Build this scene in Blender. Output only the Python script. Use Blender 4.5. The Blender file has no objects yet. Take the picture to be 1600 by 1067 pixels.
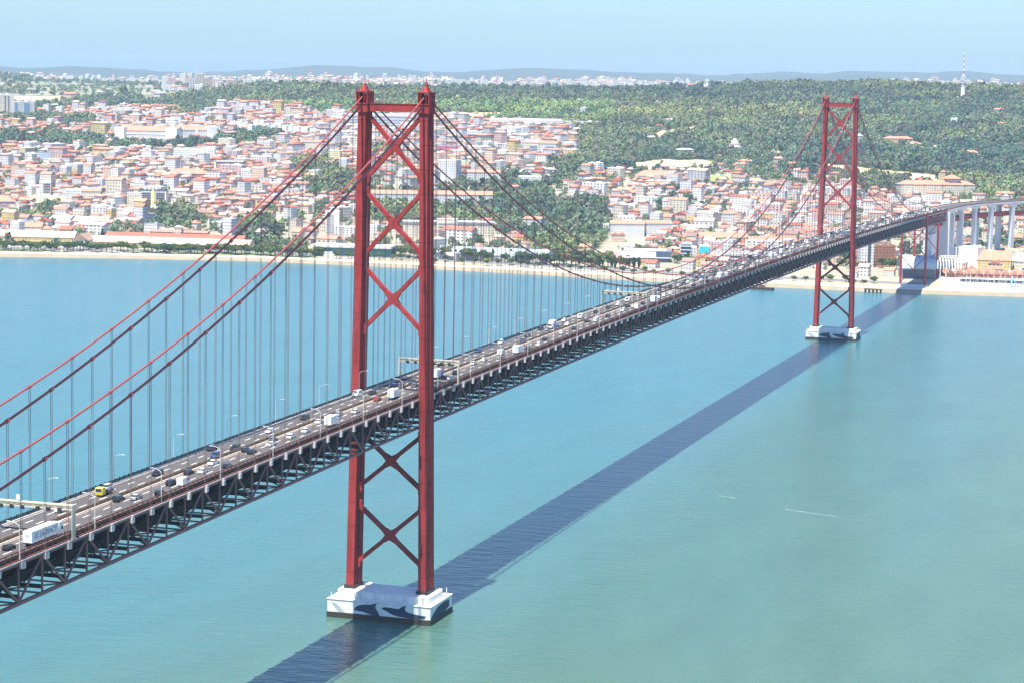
import bpy, math, random
import numpy as np
from mathutils import Vector, Matrix
random.seed(11)
rng = np.random.default_rng(11)
sc = bpy.context.scene
COL = sc.collection
WZ = 2.2                       # river level

# ------------------------------------------------------------------ camera (solved from the tower geometry)
CAM = np.array([280.2927, -759.7603, 194.5205])
FPX = 3500.1
RIGHT = np.array([0.95462533, 0.29723632, 0.0184678])
UP = np.array([-0.05063763, 0.10089689, 0.99360739])
FWD = np.array([-0.29347286, 0.94945794, -0.11137007])
YAW = -0.29978

def ray(px, py):
    return ((px - 800) / FPX) * RIGHT + (-(py - 533.5) / FPX) * UP + FWD

def project(P):
    v = np.asarray(P, float) - CAM
    d = v @ FWD
    return 800 + FPX * (v @ RIGHT) / d, 533.5 - FPX * (v @ UP) / d

def hit_z(px, py, z):
    d = ray(px, py)
    return CAM + (z - CAM[2]) / d[2] * d

def ud(X, Y):
    dx, dy = X - CAM[0], Y - CAM[1]
    return 800 + 3500 * np.tan(np.arctan2(dx, dy) - YAW), np.hypot(dx, dy)

def xy_of(u, D):
    a = np.arctan((u - 800) / 3500) + YAW
    return CAM[0] + D * np.sin(a), CAM[1] + D * np.cos(a)

# ------------------------------------------------------------------ terrain
PROF = {
    -900: [(2400, 5), (2750, 7), (2950, 16), (3300, 42), (3700, 70), (4200, 98), (5000, 126), (6500, 160), (8000, 200), (10000, 205), (13000, 220), (15500, 262), (17500, 262), (22000, 190)],
    0: [(2400, 5), (2700, 6.5), (2900, 16), (3200, 40), (3600, 69), (4000, 93), (4500, 114), (5000, 129), (6000, 150), (7000, 168), (8200, 204), (8800, 200), (10000, 203), (12000, 210), (15000, 258), (16500, 266), (22000, 190)],
    100: [(2400, 5), (2700, 6.5), (2900, 16), (3200, 40), (3600, 69), (4000, 93), (4500, 114), (5000, 129), (6000, 150), (7000, 166), (8200, 186), (8800, 190), (10000, 200), (12000, 207), (15000, 270), (16500, 278), (22000, 190)],
    250: [(2400, 5), (2700, 6.5), (2900, 17), (3200, 41), (3600, 70), (4000, 94), (4500, 116), (5000, 134), (5600, 150), (6200, 160), (7000, 184), (7600, 190), (8500, 184), (10000, 194), (15000, 240), (16500, 248), (22000, 190)],
    450: [(2400, 5), (2650, 8), (2900, 21), (3200, 45), (3600, 75), (4000, 101), (4500, 132), (5000, 168), (5400, 190), (5900, 182), (7000, 172), (9000, 205), (12000, 235), (15500, 276), (17500, 280), (22000, 200)],
    800: [(2300, 5), (2620, 7), (2900, 22), (3200, 48), (3600, 80), (4000, 107), (4500, 140), (5000, 173), (5500, 190), (6000, 178), (7500, 178), (10000, 215), (12000, 238), (15500, 296), (17500, 296), (22000, 200)],
    1100: [(2300, 5), (2620, 7), (2900, 21), (3200, 44), (3600, 74), (4000, 106), (4500, 146), (5000, 187), (5500, 210), (6000, 196), (7500, 190), (9000, 208), (12000, 248), (15500, 308), (17500, 306), (22000, 200)],
    1350: [(2270, 5), (2620, 7), (2900, 19), (3200, 38), (3600, 70), (4000, 104), (4500, 150), (5000, 198), (5300, 221), (5800, 210), (7000, 192), (9000, 216), (12000, 262), (15500, 322), (17500, 318), (22000, 200)],
    1600: [(2270, 5), (2620, 8), (2900, 20), (3200, 38), (3600, 68), (4000, 100), (4500, 146), (5000, 192), (5300, 214), (5800, 204), (7000, 192), (9000, 218), (12000, 268), (15500, 336), (17500, 330), (22000, 200)],
    2500: [(2270, 5), (2620, 8), (2900, 20), (3200, 38), (3600, 68), (4000, 100), (4500, 140), (5000, 180), (5300, 196), (6000, 190), (7000, 192), (9000, 218), (12000, 268), (15500, 330), (17500, 330), (22000, 200)],
}
UG = np.arange(-900, 2501, 10.0)
DG = np.concatenate([np.arange(2150, 3000, 16.0), np.arange(3000, 6400, 26.0), np.geomspace(6400, 21500, 90)])
_k = sorted(PROF)
_cols = np.array([np.interp(DG, [p[0] for p in PROF[k]], [p[1] for p in PROF[k]]) for k in _k])
ZG = np.array([[np.interp(u, _k, _cols[:, j]) for j in range(len(DG))] for u in UG])
_uu, _dd = np.meshgrid(UG, DG, indexing='ij')
_X, _Y = xy_of(_uu, _dd)
def fbm(x, y, s):
    v = 0
    for i, (a, b, c) in enumerate([(1.0, .37, 1.3), (-.62, .91, 4.1), (.45, -1.2, 2.2), (1.7, .8, .4), (-1.9, 1.4, 5.5), (2.9, -2.2, 3.3)]):
        v = v + np.sin((a * x + b * y) * s + c + 1.7 * np.sin((b * x - a * y) * s * .6 + c)) / (1 + .5 * i)
    return v / 3.2
_amp = np.clip((_dd - 2750) / 500, 0, 1) * 3.0 + np.clip((_dd - 4000) / 1000, 0, 1) * 3 + np.clip((_dd - 9000) / 4000, 0, 1) * 12
ZG = ZG + _amp * fbm(_X, _Y, .0065) + np.clip((_dd - 13500) / 1500, 0, 1) * 14 + np.clip((_dd - 12500) / 2500, 0, 1) * (52 * np.maximum(fbm(_uu, _dd * .3, .0085), -.3) + 12 * fbm(_uu, _dd, .04))

def zt(X, Y):
    u, D = ud(np.asarray(X, float), np.asarray(Y, float))
    fu = np.clip((u - UG[0]) / 10.0, 0, len(UG) - 1.001)
    iu = fu.astype(int); tu = fu - iu
    jd = np.clip(np.searchsorted(DG, D) - 1, 0, len(DG) - 2)
    td = np.clip((D - DG[jd]) / (DG[jd + 1] - DG[jd]), 0, 1)
    return ((ZG[iu, jd] * (1 - td) + ZG[iu, jd + 1] * td) * (1 - tu) + (ZG[iu + 1, jd] * (1 - td) + ZG[iu + 1, jd + 1] * td) * tu)

def at(px, py):
    """the point of the ground seen at a pixel of the photograph"""
    d = ray(px, py); h = math.hypot(d[0], d[1])
    D = np.arange(2150, 21000, 6.0)
    P = CAM[None, :] + d[None, :] * (D / h)[:, None]
    below = P[:, 2] <= zt(P[:, 0], P[:, 1])
    i = int(np.argmax(below)) if below.any() else len(D) - 1
    p = P[i].copy(); p[2] = float(zt(p[0], p[1]))
    return p

SHORE_PX = [(-700, 381), (-300, 392), (0, 402), (200, 405), (400, 409), (600, 418), (800, 428), (1000, 440), (1215, 450), (1330, 455.5), (1400, 459), (1500, 462), (1600, 465), (1900, 474), (2300, 486)]
SHORE = [hit_z(a, b, WZ)[:2] for a, b in SHORE_PX]
_su = [float(ud(p[0], p[1])[0]) for p in SHORE]
_sd = [float(ud(p[0], p[1])[1]) for p in SHORE]
def shore_d(u): return np.interp(u, _su, _sd)

# ------------------------------------------------------------------ cover regions (outlined on the picture, used as a map)
POLY = [
    ('M', [(-900, 0), (2500, 0), (2500, 600), (-900, 600)]),
    ('T', [(-900, 100), (2500, 100), (2500, 141), (1100, 139), (900, 141), (560, 141), (420, 136), (330, 146), (240, 152), (-900, 152)]),     # far town
    ('M', [(-900, 128), (255, 128), (330, 146), (300, 158), (-900, 168)]),
    ('W', [(-900, 121), (30, 121), (60, 128), (-900, 134)]),
    ('F', [(-900, 151), (130, 151), (140, 158), (30, 163), (-900, 162)]),
    ('W', [(60, 162), (110, 163), (140, 152), (200, 152), (235, 163), (320, 150), (345, 141), (420, 134), (560, 141), (560, 190), (450, 187), (400, 182), (380, 178), (330, 168), (250, 172), (140, 172), (60, 172)]),
    ('W', [(540, 141), (680, 143), (900, 145), (960, 148), (1100, 144), (1250, 133), (1330, 129), (1470, 133), (1480, 141), (1600, 139), (2500, 139), (2500, 285), (1480, 283), (1340, 282), (1260, 268), (1180, 262), (1110, 262), (1000, 275), (930, 268), (900, 245), (905, 210), (870, 200), (700, 184), (620, 178), (540, 190)]),
    ('F', [(690, 177), (800, 176), (820, 181), (760, 187), (750, 203), (690, 200)]),
    ('F', [(1000, 222), (1030, 205), (1090, 197), (1105, 203), (1060, 213), (1040, 222)]),
    ('H', [(-900, 196), (60, 193), (110, 176), (430, 166), (445, 190), (430, 205), (345, 205), (340, 222), (180, 222), (120, 208), (-900, 222)]),
    ('W', [(300, 165), (345, 167), (345, 176), (310, 188), (260, 186), (250, 182)]),
    ('W', [(0, 182), (50, 180), (150, 190), (150, 200), (0, 198)]),
    ('W', [(-900, 214), (120, 214), (180, 226), (140, 236), (-900, 236)]),
    ('H', [(350, 180), (460, 176), (560, 188), (560, 236), (420, 236), (350, 215)]),
    ('W', [(190, 228), (336, 225), (345, 215), (430, 208), (448, 218), (425, 231), (350, 233), (190, 233)]),
    ('G', [(150, 246), (185, 234), (275, 233), (272, 246)]),
    ('H', [(-900, 236), (150, 236), (275, 240), (330, 233), (560, 225), (560, 330), (470, 340), (390, 345), (300, 345), (120, 372), (-900, 372)]),
    ('F', [(40, 308), (55, 302), (98, 306), (95, 318), (60, 325), (40, 322)]),
    ('W', [(60, 330), (95, 314), (100, 322), (75, 345), (50, 345)]),
    ('W', [(-50, 336), (52, 336), (52, 352), (-50, 352)]),
    ('W', [(230, 345), (262, 322), (300, 328), (318, 346), (300, 362), (235, 362)]),
    ('W', [(170, 362), (300, 355), (300, 366), (170, 366)]),
    ('W', [(455, 255), (530, 250), (540, 275), (455, 282)]),
    ('W', [(470, 285), (560, 275), (560, 310), (480, 315)]),
    ('H', [(560, 186), (690, 186), (760, 190), (900, 205), (905, 246), (850, 262), (800, 270), (560, 290)]),
    ('W', [(575, 235), (610, 235), (610, 250), (575, 250)]),
    ('W', [(575, 302), (860, 296), (870, 315), (950, 322), (960, 350), (935, 390), (880, 392), (800, 372), (770, 352), (575, 345)]),
    ('W', [(700, 282), (820, 278), (860, 290), (850, 304), (720, 292)]),
    ('M', [(400, 340), (560, 335), (560, 392), (400, 392)]),
    ('W', [(350, 358), (410, 342), (440, 350), (440, 388), (395, 392)]),
    ('N', [(850, 262), (930, 275), (1060, 270), (1180, 278), (1240, 300), (1240, 400), (1100, 430), (960, 380), (950, 330), (880, 305)]),
    ('W', [(860, 258), (905, 246), (930, 272), (905, 292), (865, 288)]),
    ('F', [(985, 256), (1030, 250), (1105, 251), (1120, 258), (1090, 268), (1005, 270), (985, 262)]),
    ('W', [(1020, 318), (1075, 315), (1080, 330), (1020, 330)]),
    ('G', [(1100, 272), (1190, 284), (1250, 290), (1245, 296), (1100, 284)]),
    ('W', [(1195, 355), (1240, 352), (1238, 372), (1190, 375)]),
    ('H', [(1200, 295), (1340, 297), (1440, 310), (1480, 318), (1480, 345), (1380, 350), (1250, 400), (1180, 420)]),
    ('F', [(1240, 257), (1290, 256), (1400, 268), (1485, 276), (1480, 285), (1400, 281), (1335, 275), (1240, 264)]),
    ('F', [(1440, 206), (1478, 203), (1472, 209), (1445, 210)]),
    ('F', [(1560, 226), (1620, 222), (1620, 233), (1565, 232)]),
    ('F', [(1380, 233), (1442, 235), (1436, 240), (1385, 239)]),
    ('F', [(1165, 250), (1232, 252), (1225, 258), (1170, 256)]),
    ('F', [(1018, 163), (1062, 164), (1056, 168), (1020, 168)]),
    ('F', [(1075, 212), (1110, 210), (1105, 216), (1080, 217)]),
    ('W', [(1330, 278), (1420, 283), (1420, 308), (1335, 300)]),
    ('W', [(1480, 272), (2500, 272), (2500, 330), (1480, 312)]),
    ('M', [(1480, 312), (2500, 315), (2500, 390), (1480, 400)]),
    ('M', [(1300, 380), (1400, 380), (1400, 430), (1300, 425)]),
    ('S', [(1470, 405), (2500, 405), (2500, 600), (1470, 600)]),
]
def classify(px, py):
    px = np.asarray(px, float); py = np.asarray(py, float)
    out = np.full(px.shape, 'M', dtype='<U1')
    for k, poly in POLY:
        ins = np.zeros(px.shape, bool)
        n = len(poly)
        for i in range(n):
            x1, y1 = poly[i]; x2, y2 = poly[(i + 1) % n]
            if y1 == y2: continue
            c = ((y1 > py) != (y2 > py)) & (px < (x2 - x1) * (py - y1) / (y2 - y1) + x1)
            ins ^= c
        out[ins] = k
    return out

# ------------------------------------------------------------------ materials
def new_mat(name):
    m = bpy.data.materials.new(name); m.use_nodes = True
    nt = m.node_tree
    return m, nt, nt.nodes['Principled BSDF']

def N(nt, typ, **kw):
    n = nt.nodes.new(typ)
    for k, v in kw.items():
        if k in n.inputs: n.inputs[k].default_value = v
        else: setattr(n, k, v)
    return n

def mixc(nt, fac, a, b, mode='MIX'):
    n = nt.nodes.new('ShaderNodeMix'); n.data_type = 'RGBA'; n.blend_type = mode
    for s, v in ((n.inputs[0], fac), (n.inputs[6], a), (n.inputs[7], b)):
        if isinstance(v, (int, float)): s.default_value = v
        elif isinstance(v, tuple): s.default_value = (*v, 1) if len(v) == 3 else v
        else: nt.links.new(v, s)
    return n.outputs[2]

def math_n(nt, op, a, b=None, c=None):
    n = nt.nodes.new('ShaderNodeMath'); n.operation = op
    for i, v in enumerate((a, b, c)):
        if v is None: continue
        if isinstance(v, (int, float)): n.inputs[i].default_value = v
        else: nt.links.new(v, n.inputs[i])
    return n.outputs[0]

def plain(name, col, rough=.7, var=.25, scale=.5, spec=.3, metal=0.0, objcol=False, coat=0.0, streak=1.0):
    """a colour broken up by two octaves of noise in world-sized units"""
    m, nt, b = new_mat(name)
    tc = N(nt, 'ShaderNodeTexCoord')
    no = N(nt, 'ShaderNodeTexNoise', Scale=scale, Detail=5.0, Roughness=.65)
    mp = N(nt, 'ShaderNodeMapping'); mp.inputs['Scale'].default_value = (1, 1, streak)
    nt.links.new(tc.outputs['Object'], mp.inputs[0]); nt.links.new(mp.outputs[0], no.inputs['Vector'])
    f = math_n(nt, 'MULTIPLY_ADD', no.outputs[0], 2 * var, 1 - var)
    if objcol:
        oi = N(nt, 'ShaderNodeObjectInfo'); base = oi.outputs['Color']
    else: base = col
    cb = N(nt, 'ShaderNodeCombineColor')
    for i in range(3): nt.links.new(f, cb.inputs[i])
    nt.links.new(mixc(nt, 1.0, base, cb.outputs[0], 'MULTIPLY'), b.inputs['Base Color'])
    b.inputs['Roughness'].default_value = rough
    b.inputs['Specular IOR Level'].default_value = spec
    b.inputs['Metallic'].default_value = metal
    if coat: b.inputs['Coat Weight'].default_value = coat
    return m

def tower_paint():
    m, nt, b = new_mat('red_lead_paint')
    g = N(nt, 'ShaderNodeNewGeometry'); s = N(nt, 'ShaderNodeSeparateXYZ')
    nt.links.new(g.outputs['Position'], s.inputs[0])
    fr = math_n(nt, 'FRACT', math_n(nt, 'DIVIDE', s.outputs['Z'], 8.7))
    seam = math_n(nt, 'LESS_THAN', fr, .045)
    no = N(nt, 'ShaderNodeTexNoise', Scale=.35, Detail=6.0, Roughness=.7)
    mp = N(nt, 'ShaderNodeMapping'); mp.inputs['Scale'].default_value = (1, 1, .25)
    nt.links.new(g.outputs['Position'], mp.inputs[0]); nt.links.new(mp.outputs[0], no.inputs['Vector'])
    rp = N(nt, 'ShaderNodeValToRGB'); rp.color_ramp.elements[0].position = .32; rp.color_ramp.elements[1].position = .68; nt.links.new(no.outputs[0], rp.inputs[0])
    c = mixc(nt, rp.outputs[0], (.23, .029, .027), (.40, .050, .046))
    c = mixc(nt, math_n(nt, 'MULTIPLY', seam, .55), c, (.12, .015, .013))
    nt.links.new(c, b.inputs['Base Color'])
    b.inputs['Roughness'].default_value = .7
    b.inputs['Specular IOR Level'].default_value = .1
    return m

def facade(name, attr=None, wall_only=False):
    """painted walls with rows of window openings laid out in metres along each wall (UV = metres)"""
    m, nt, b = new_mat(name)
    uv = N(nt, 'ShaderNodeUVMap'); uv.uv_map = 'UVMap'
    s = N(nt, 'ShaderNodeSeparateXYZ'); nt.links.new(uv.outputs[0], s.inputs[0])
    oi = N(nt, 'ShaderNodeObjectInfo')
    if attr:
        a = N(nt, 'ShaderNodeAttribute'); a.attribute_name = attr; col = a.outputs['Color']
        rnd = 0.37
    else:
        col = oi.outputs['Color']; rnd = oi.outputs['Random']
    fu = math_n(nt, 'FRACT', math_n(nt, 'ADD', math_n(nt, 'DIVIDE', s.outputs['X'], 3.1), rnd))
    fv = math_n(nt, 'FRACT', math_n(nt, 'DIVIDE', s.outputs['Y'], 3.2))
    mu = math_n(nt, 'MULTIPLY', math_n(nt, 'GREATER_THAN', fu, .30), math_n(nt, 'LESS_THAN', fu, .72))
    mv = math_n(nt, 'MULTIPLY', math_n(nt, 'GREATER_THAN', fv, .30), math_n(nt, 'LESS_THAN', fv, .78))
    win = math_n(nt, 'MULTIPLY', mu, mv)
    win = math_n(nt, 'MULTIPLY', win, math_n(nt, 'GREATER_THAN', s.outputs['Y'], .2))
    g = N(nt, 'ShaderNodeNewGeometry')
    no = N(nt, 'ShaderNodeTexNoise', Scale=.09, Detail=5.0, Roughness=.7)
    nt.links.new(g.outputs['Position'], no.inputs['Vector'])
    f = math_n(nt, 'MULTIPLY_ADD', no.outputs[0], .7, .62)
    cb = N(nt, 'ShaderNodeCombineColor')
    for i in range(3): nt.links.new(f, cb.inputs[i])
    c = mixc(nt, 1.0, col, cb.outputs[0], 'MULTIPLY')
    wn = N(nt, 'ShaderNodeTexWhiteNoise'); wn.noise_dimensions = '2D'
    cv = N(nt, 'ShaderNodeCombineXYZ')
    nt.links.new(math_n(nt, 'FLOOR', math_n(nt, 'ADD', math_n(nt, 'DIVIDE', s.outputs['X'], 3.1), rnd)), cv.inputs[0])
    nt.links.new(math_n(nt, 'FLOOR', math_n(nt, 'DIVIDE', s.outputs['Y'], 3.2)), cv.inputs[1])
    nt.links.new(cv.outputs[0], wn.inputs['Vector'])
    wc = mixc(nt, wn.outputs[0], (.035, .042, .055), (.26, .25, .23))
    if not wall_only: c = mixc(nt, win, c, wc)
    nt.links.new(c, b.inputs['Base Color'])
    b.inputs['Roughness'].default_value = .8
    b.inputs['Specular IOR Level'].default_value = .25
    return m

def tiles(name, attr=None):
    m, nt, b = new_mat(name)
    if attr:
        a = N(nt, 'ShaderNodeAttribute'); a.attribute_name = attr; col = a.outputs['Color']
    else:
        col = N(nt, 'ShaderNodeObjectInfo').outputs['Color']
    g = N(nt, 'ShaderNodeNewGeometry')
    no = N(nt, 'ShaderNodeTexNoise', Scale=.16, Detail=6.0, Roughness=.75)
    nt.links.new(g.outputs['Position'], no.inputs['Vector'])
    f = math_n(nt, 'MULTIPLY_ADD', no.outputs[0], .9, .55)
    cb = N(nt, 'ShaderNodeCombineColor')
    for i in range(3): nt.links.new(f, cb.inputs[i])
    nt.links.new(mixc(nt, 1.0, col, cb.outputs[0], 'MULTIPLY'), b.inputs['Base Color'])
    b.inputs['Roughness'].default_value = .85
    b.inputs['Specular IOR Level'].default_value = .2
    return m

def leaf(name, a, bcol, scale=.25, attr=None):
    m, nt, b = new_mat(name)
    g = N(nt, 'ShaderNodeNewGeometry')
    no = N(nt, 'ShaderNodeTexNoise', Scale=scale, Detail=4.0, Roughness=.7)
    nt.links.new(g.outputs['Position'], no.inputs['Vector'])
    rp = N(nt, 'ShaderNodeValToRGB')
    rp.color_ramp.elements[0].position = .3; rp.color_ramp.elements[0].color = (*a, 1)
    rp.color_ramp.elements[1].position = .7; rp.color_ramp.elements[1].color = (*bcol, 1)
    nt.links.new(no.outputs[0], rp.inputs[0])
    c = rp.outputs[0]
    if attr:
        at_ = N(nt, 'ShaderNodeAttribute'); at_.attribute_name = attr
        c = mixc(nt, 1.0, c, at_.outputs['Color'], 'MULTIPLY')
    else:
        oi = N(nt, 'ShaderNodeObjectInfo')
        c = mixc(nt, 1.0, c, oi.outputs['Color'], 'MULTIPLY')
    nt.links.new(c, b.inputs['Base Color'])
    b.inputs['Roughness'].default_value = .75
    b.inputs['Specular IOR Level'].default_value = .25
    return m

def water_mat():
    m, nt, b = new_mat('river_water')
    g = N(nt, 'ShaderNodeNewGeometry')
    s = N(nt, 'ShaderNodeSeparateXYZ'); nt.links.new(g.outputs['Position'], s.inputs[0])
    mp = N(nt, 'ShaderNodeMapping'); mp.inputs['Scale'].default_value = (.0045, .0014, .004); mp.inputs['Rotation'].default_value = (0, 0, .12)
    nt.links.new(g.outputs['Position'], mp.inputs[0])
    big = N(nt, 'ShaderNodeTexNoise', Scale=1.0, Detail=4.0, Roughness=.55)
    nt.links.new(mp.outputs[0], big.inputs['Vector'])
    # silt-laden green water lies downstream (right) of the piers, clearer blue water upstream
    gx = math_n(nt, 'MULTIPLY_ADD', s.outputs['X'], 1 / 260., .24)
    gy = math_n(nt, 'MULTIPLY_ADD', s.outputs['Y'], -1 / 1500., .48)
    gr = math_n(nt, 'ADD', math_n(nt, 'MULTIPLY', gx, .75), gy)
    gr = math_n(nt, 'ADD', gr, math_n(nt, 'MULTIPLY_ADD', big.outputs[0], 1.3, -.65))
    n = nt.nodes.new('ShaderNodeClamp'); nt.links.new(gr, n.inputs[0])
    c = mixc(nt, n.outputs[0], (.034, .128, .142), (.064, .126, .086))
    mp2 = N(nt, 'ShaderNodeMapping'); mp2.inputs['Scale'].default_value = (.03, .012, .03); mp2.inputs['Rotation'].default_value = (0, 0, .5)
    nt.links.new(g.outputs['Position'], mp2.inputs[0])
    mid = N(nt, 'ShaderNodeTexNoise', Scale=1.0, Detail=5.0, Roughness=.6)
    nt.links.new(mp2.outputs[0], mid.inputs['Vector'])
    cb = N(nt, 'ShaderNodeCombineColor'); f = math_n(nt, 'MULTIPLY_ADD', mid.outputs[0], .44, .78)
    for i in range(3): nt.links.new(f, cb.inputs[i])
    c = mixc(nt, 1.0, c, cb.outputs[0], 'MULTIPLY')
    nt.links.new(c, b.inputs['Base Color'])
    b.inputs['Roughness'].default_value = .2
    b.inputs['IOR'].default_value = 1.33
    b.inputs['Specular IOR Level'].default_value = .5
    h = None
    for sx, sy, rot, w in ((.075, .16, .55, 1.0), (.22, .45, .9, .45), (.55, .9, .2, .2)):
        q = N(nt, 'ShaderNodeMapping'); q.inputs['Scale'].default_value = (sx, sy, .1); q.inputs['Rotation'].default_value = (0, 0, rot)
        nt.links.new(g.outputs['Position'], q.inputs[0])
        no = N(nt, 'ShaderNodeTexNoise', Scale=1.0, Detail=3.0, Roughness=.55)
        nt.links.new(q.outputs[0], no.inputs['Vector'])
        t = math_n(nt, 'MULTIPLY', no.outputs[0], w)
        h = t if h is None else math_n(nt, 'ADD', h, t)
    bp = N(nt, 'ShaderNodeBump'); bp.inputs['Strength'].default_value = .6; bp.inputs['Distance'].default_value = 1.2
    nt.links.new(h, bp.inputs['Height']); nt.links.new(bp.outputs[0], b.inputs['Normal'])
    return m

def ground_mat():
    m, nt, b = new_mat('ground_cover')
    a = N(nt, 'ShaderNodeAttribute'); a.attribute_name = 'cover'
    g = N(nt, 'ShaderNodeNewGeometry')
    no = N(nt, 'ShaderNodeTexNoise', Scale=.03, Detail=8.0, Roughness=.7)
    nt.links.new(g.outputs['Position'], no.inputs['Vector'])
    f = math_n(nt, 'MULTIPLY_ADD', no.outputs[0], .9, .55)
    cb = N(nt, 'ShaderNodeCombineColor')
    for i in range(3): nt.links.new(f, cb.inputs[i])
    nt.links.new(mixc(nt, 1.0, a.outputs['Color'], cb.outputs[0], 'MULTIPLY'), b.inputs['Base Color'])
    b.inputs['Roughness'].default_value = .95
    b.inputs['Specular IOR Level'].default_value = .1
    return m

MT = {
    'red': tower_paint(),
    'truss': plain('weathered_truss_paint', (.27, .13, .13), .7, .3, .6, .12),  # bridge red dulled towards grey: the truss's shade is painted into the colour
    'cable': plain('cable_paint', (.29, .065, .06), .5, .2, .5),
    'hanger': plain('hanger_rope', (.19, .12, .12), .6, .2, .5),
    'fence': plain('rusty_fence_paint', (.17, .06, .045), .7, .35, .8),
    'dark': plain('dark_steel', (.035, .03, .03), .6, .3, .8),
    'raildeck': plain('rail_deck_rust', (.026, .018, .016), .8, .5, .3),  # rusty steel blackened to paint in the shade inside the truss
    'asphalt': plain('asphalt', (.088, .081, .080), .9, .3, .18, .15),
    'grating': plain('steel_grating', (.125, .098, .090), .85, .3, .2, .15),
    'kerb': plain('pale_kerb', (.55, .47, .40), .8, .25, .6),
    'edge': plain('grey_edge_beam', (.36, .32, .33), .7, .3, .5),
    'white': plain('white_road_paint', (.75, .74, .70), .8, .2, .5),
    'bracket': plain('pale_bracket', (.62, .52, .50), .6, .25, .8),
    'conc': plain('whitewashed_concrete', (.72, .70, .66), .85, .30, .45, streak=.12),
    'concg': plain('grey_concrete', (.60, .61, .62), .85, .24, .12, streak=.15),
    'algae': plain('algae_band', (.045, .036, .022), .8, .5, .8),  # algae, with shadow at the pier foot darkened into its colour
    'mural': plain('blue_mural_paint', (.022, .05, .085), .7, .3, .3),
    'murall': plain('grey_mural_paint', (.38, .41, .44), .7, .2, .3),
    'galv': plain('galvanised_steel', (.55, .52, .50), .45, .15, 2.0),
    'lamp': plain('lamp_glass', (.55, .55, .55), .25, .05, 2.0),
    'cream': plain('cream_gantry_paint', (.62, .56, .42), .6, .2, .8),
    'sandrail': plain('brown_median_rail', (.20, .135, .075), .7, .3, .8),
    'paint': plain('car_paint', None, .28, .05, 3.0, .5, objcol=True, coat=.6),
    'glass': plain('dark_glass', (.018, .022, .028), .08, .1, 1.0, .6),
    'tyre': plain('tyre_rubber', (.02, .02, .02), .8, .2, 5.0),
    'trailer': plain('trailer_panel', (.80, .80, .79), .45, .08, .6),
    'ink': plain('navy_lettering', (.035, .04, .16), .6, .1, 1.0),
    'facade': facade('facade_walls'),
    'wallplain': facade('plain_walls', None, True),
    'tile': tiles('roof_covering'),
    'town_wall': facade('town_walls', 'tint'),
    'town_roof': tiles('town_roofs', 'tint'),
    'teal': plain('teal_glazing', (.06, .23, .24), .15, .3, .12, .5),
    'bglass': plain('blue_glazing', (.06, .10, .15), .12, .4, .15, .6),
    'tint': plain('painted_surface', None, .7, .15, .2, objcol=True),
    'bark': plain('bark', (.10, .07, .05), .9, .3, 1.0),
    'leaf': leaf('broad_leaves', (.028, .05, .016), (.11, .15, .045), .35),
    'wood': leaf('woodland_leaves', (.072, .096, .052), (.172, .192, .112), .12, 'tint'),  # greens paled so the colour itself carries part of the haze
    'ground': ground_mat(),
    'water': water_mat(),
    'quay': plain('pale_quay_stone', (.60, .54, .44), .9, .2, .03),
    'seawall': plain('tidal_stone', (.26, .215, .145), .9, .35, .08),
}

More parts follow.
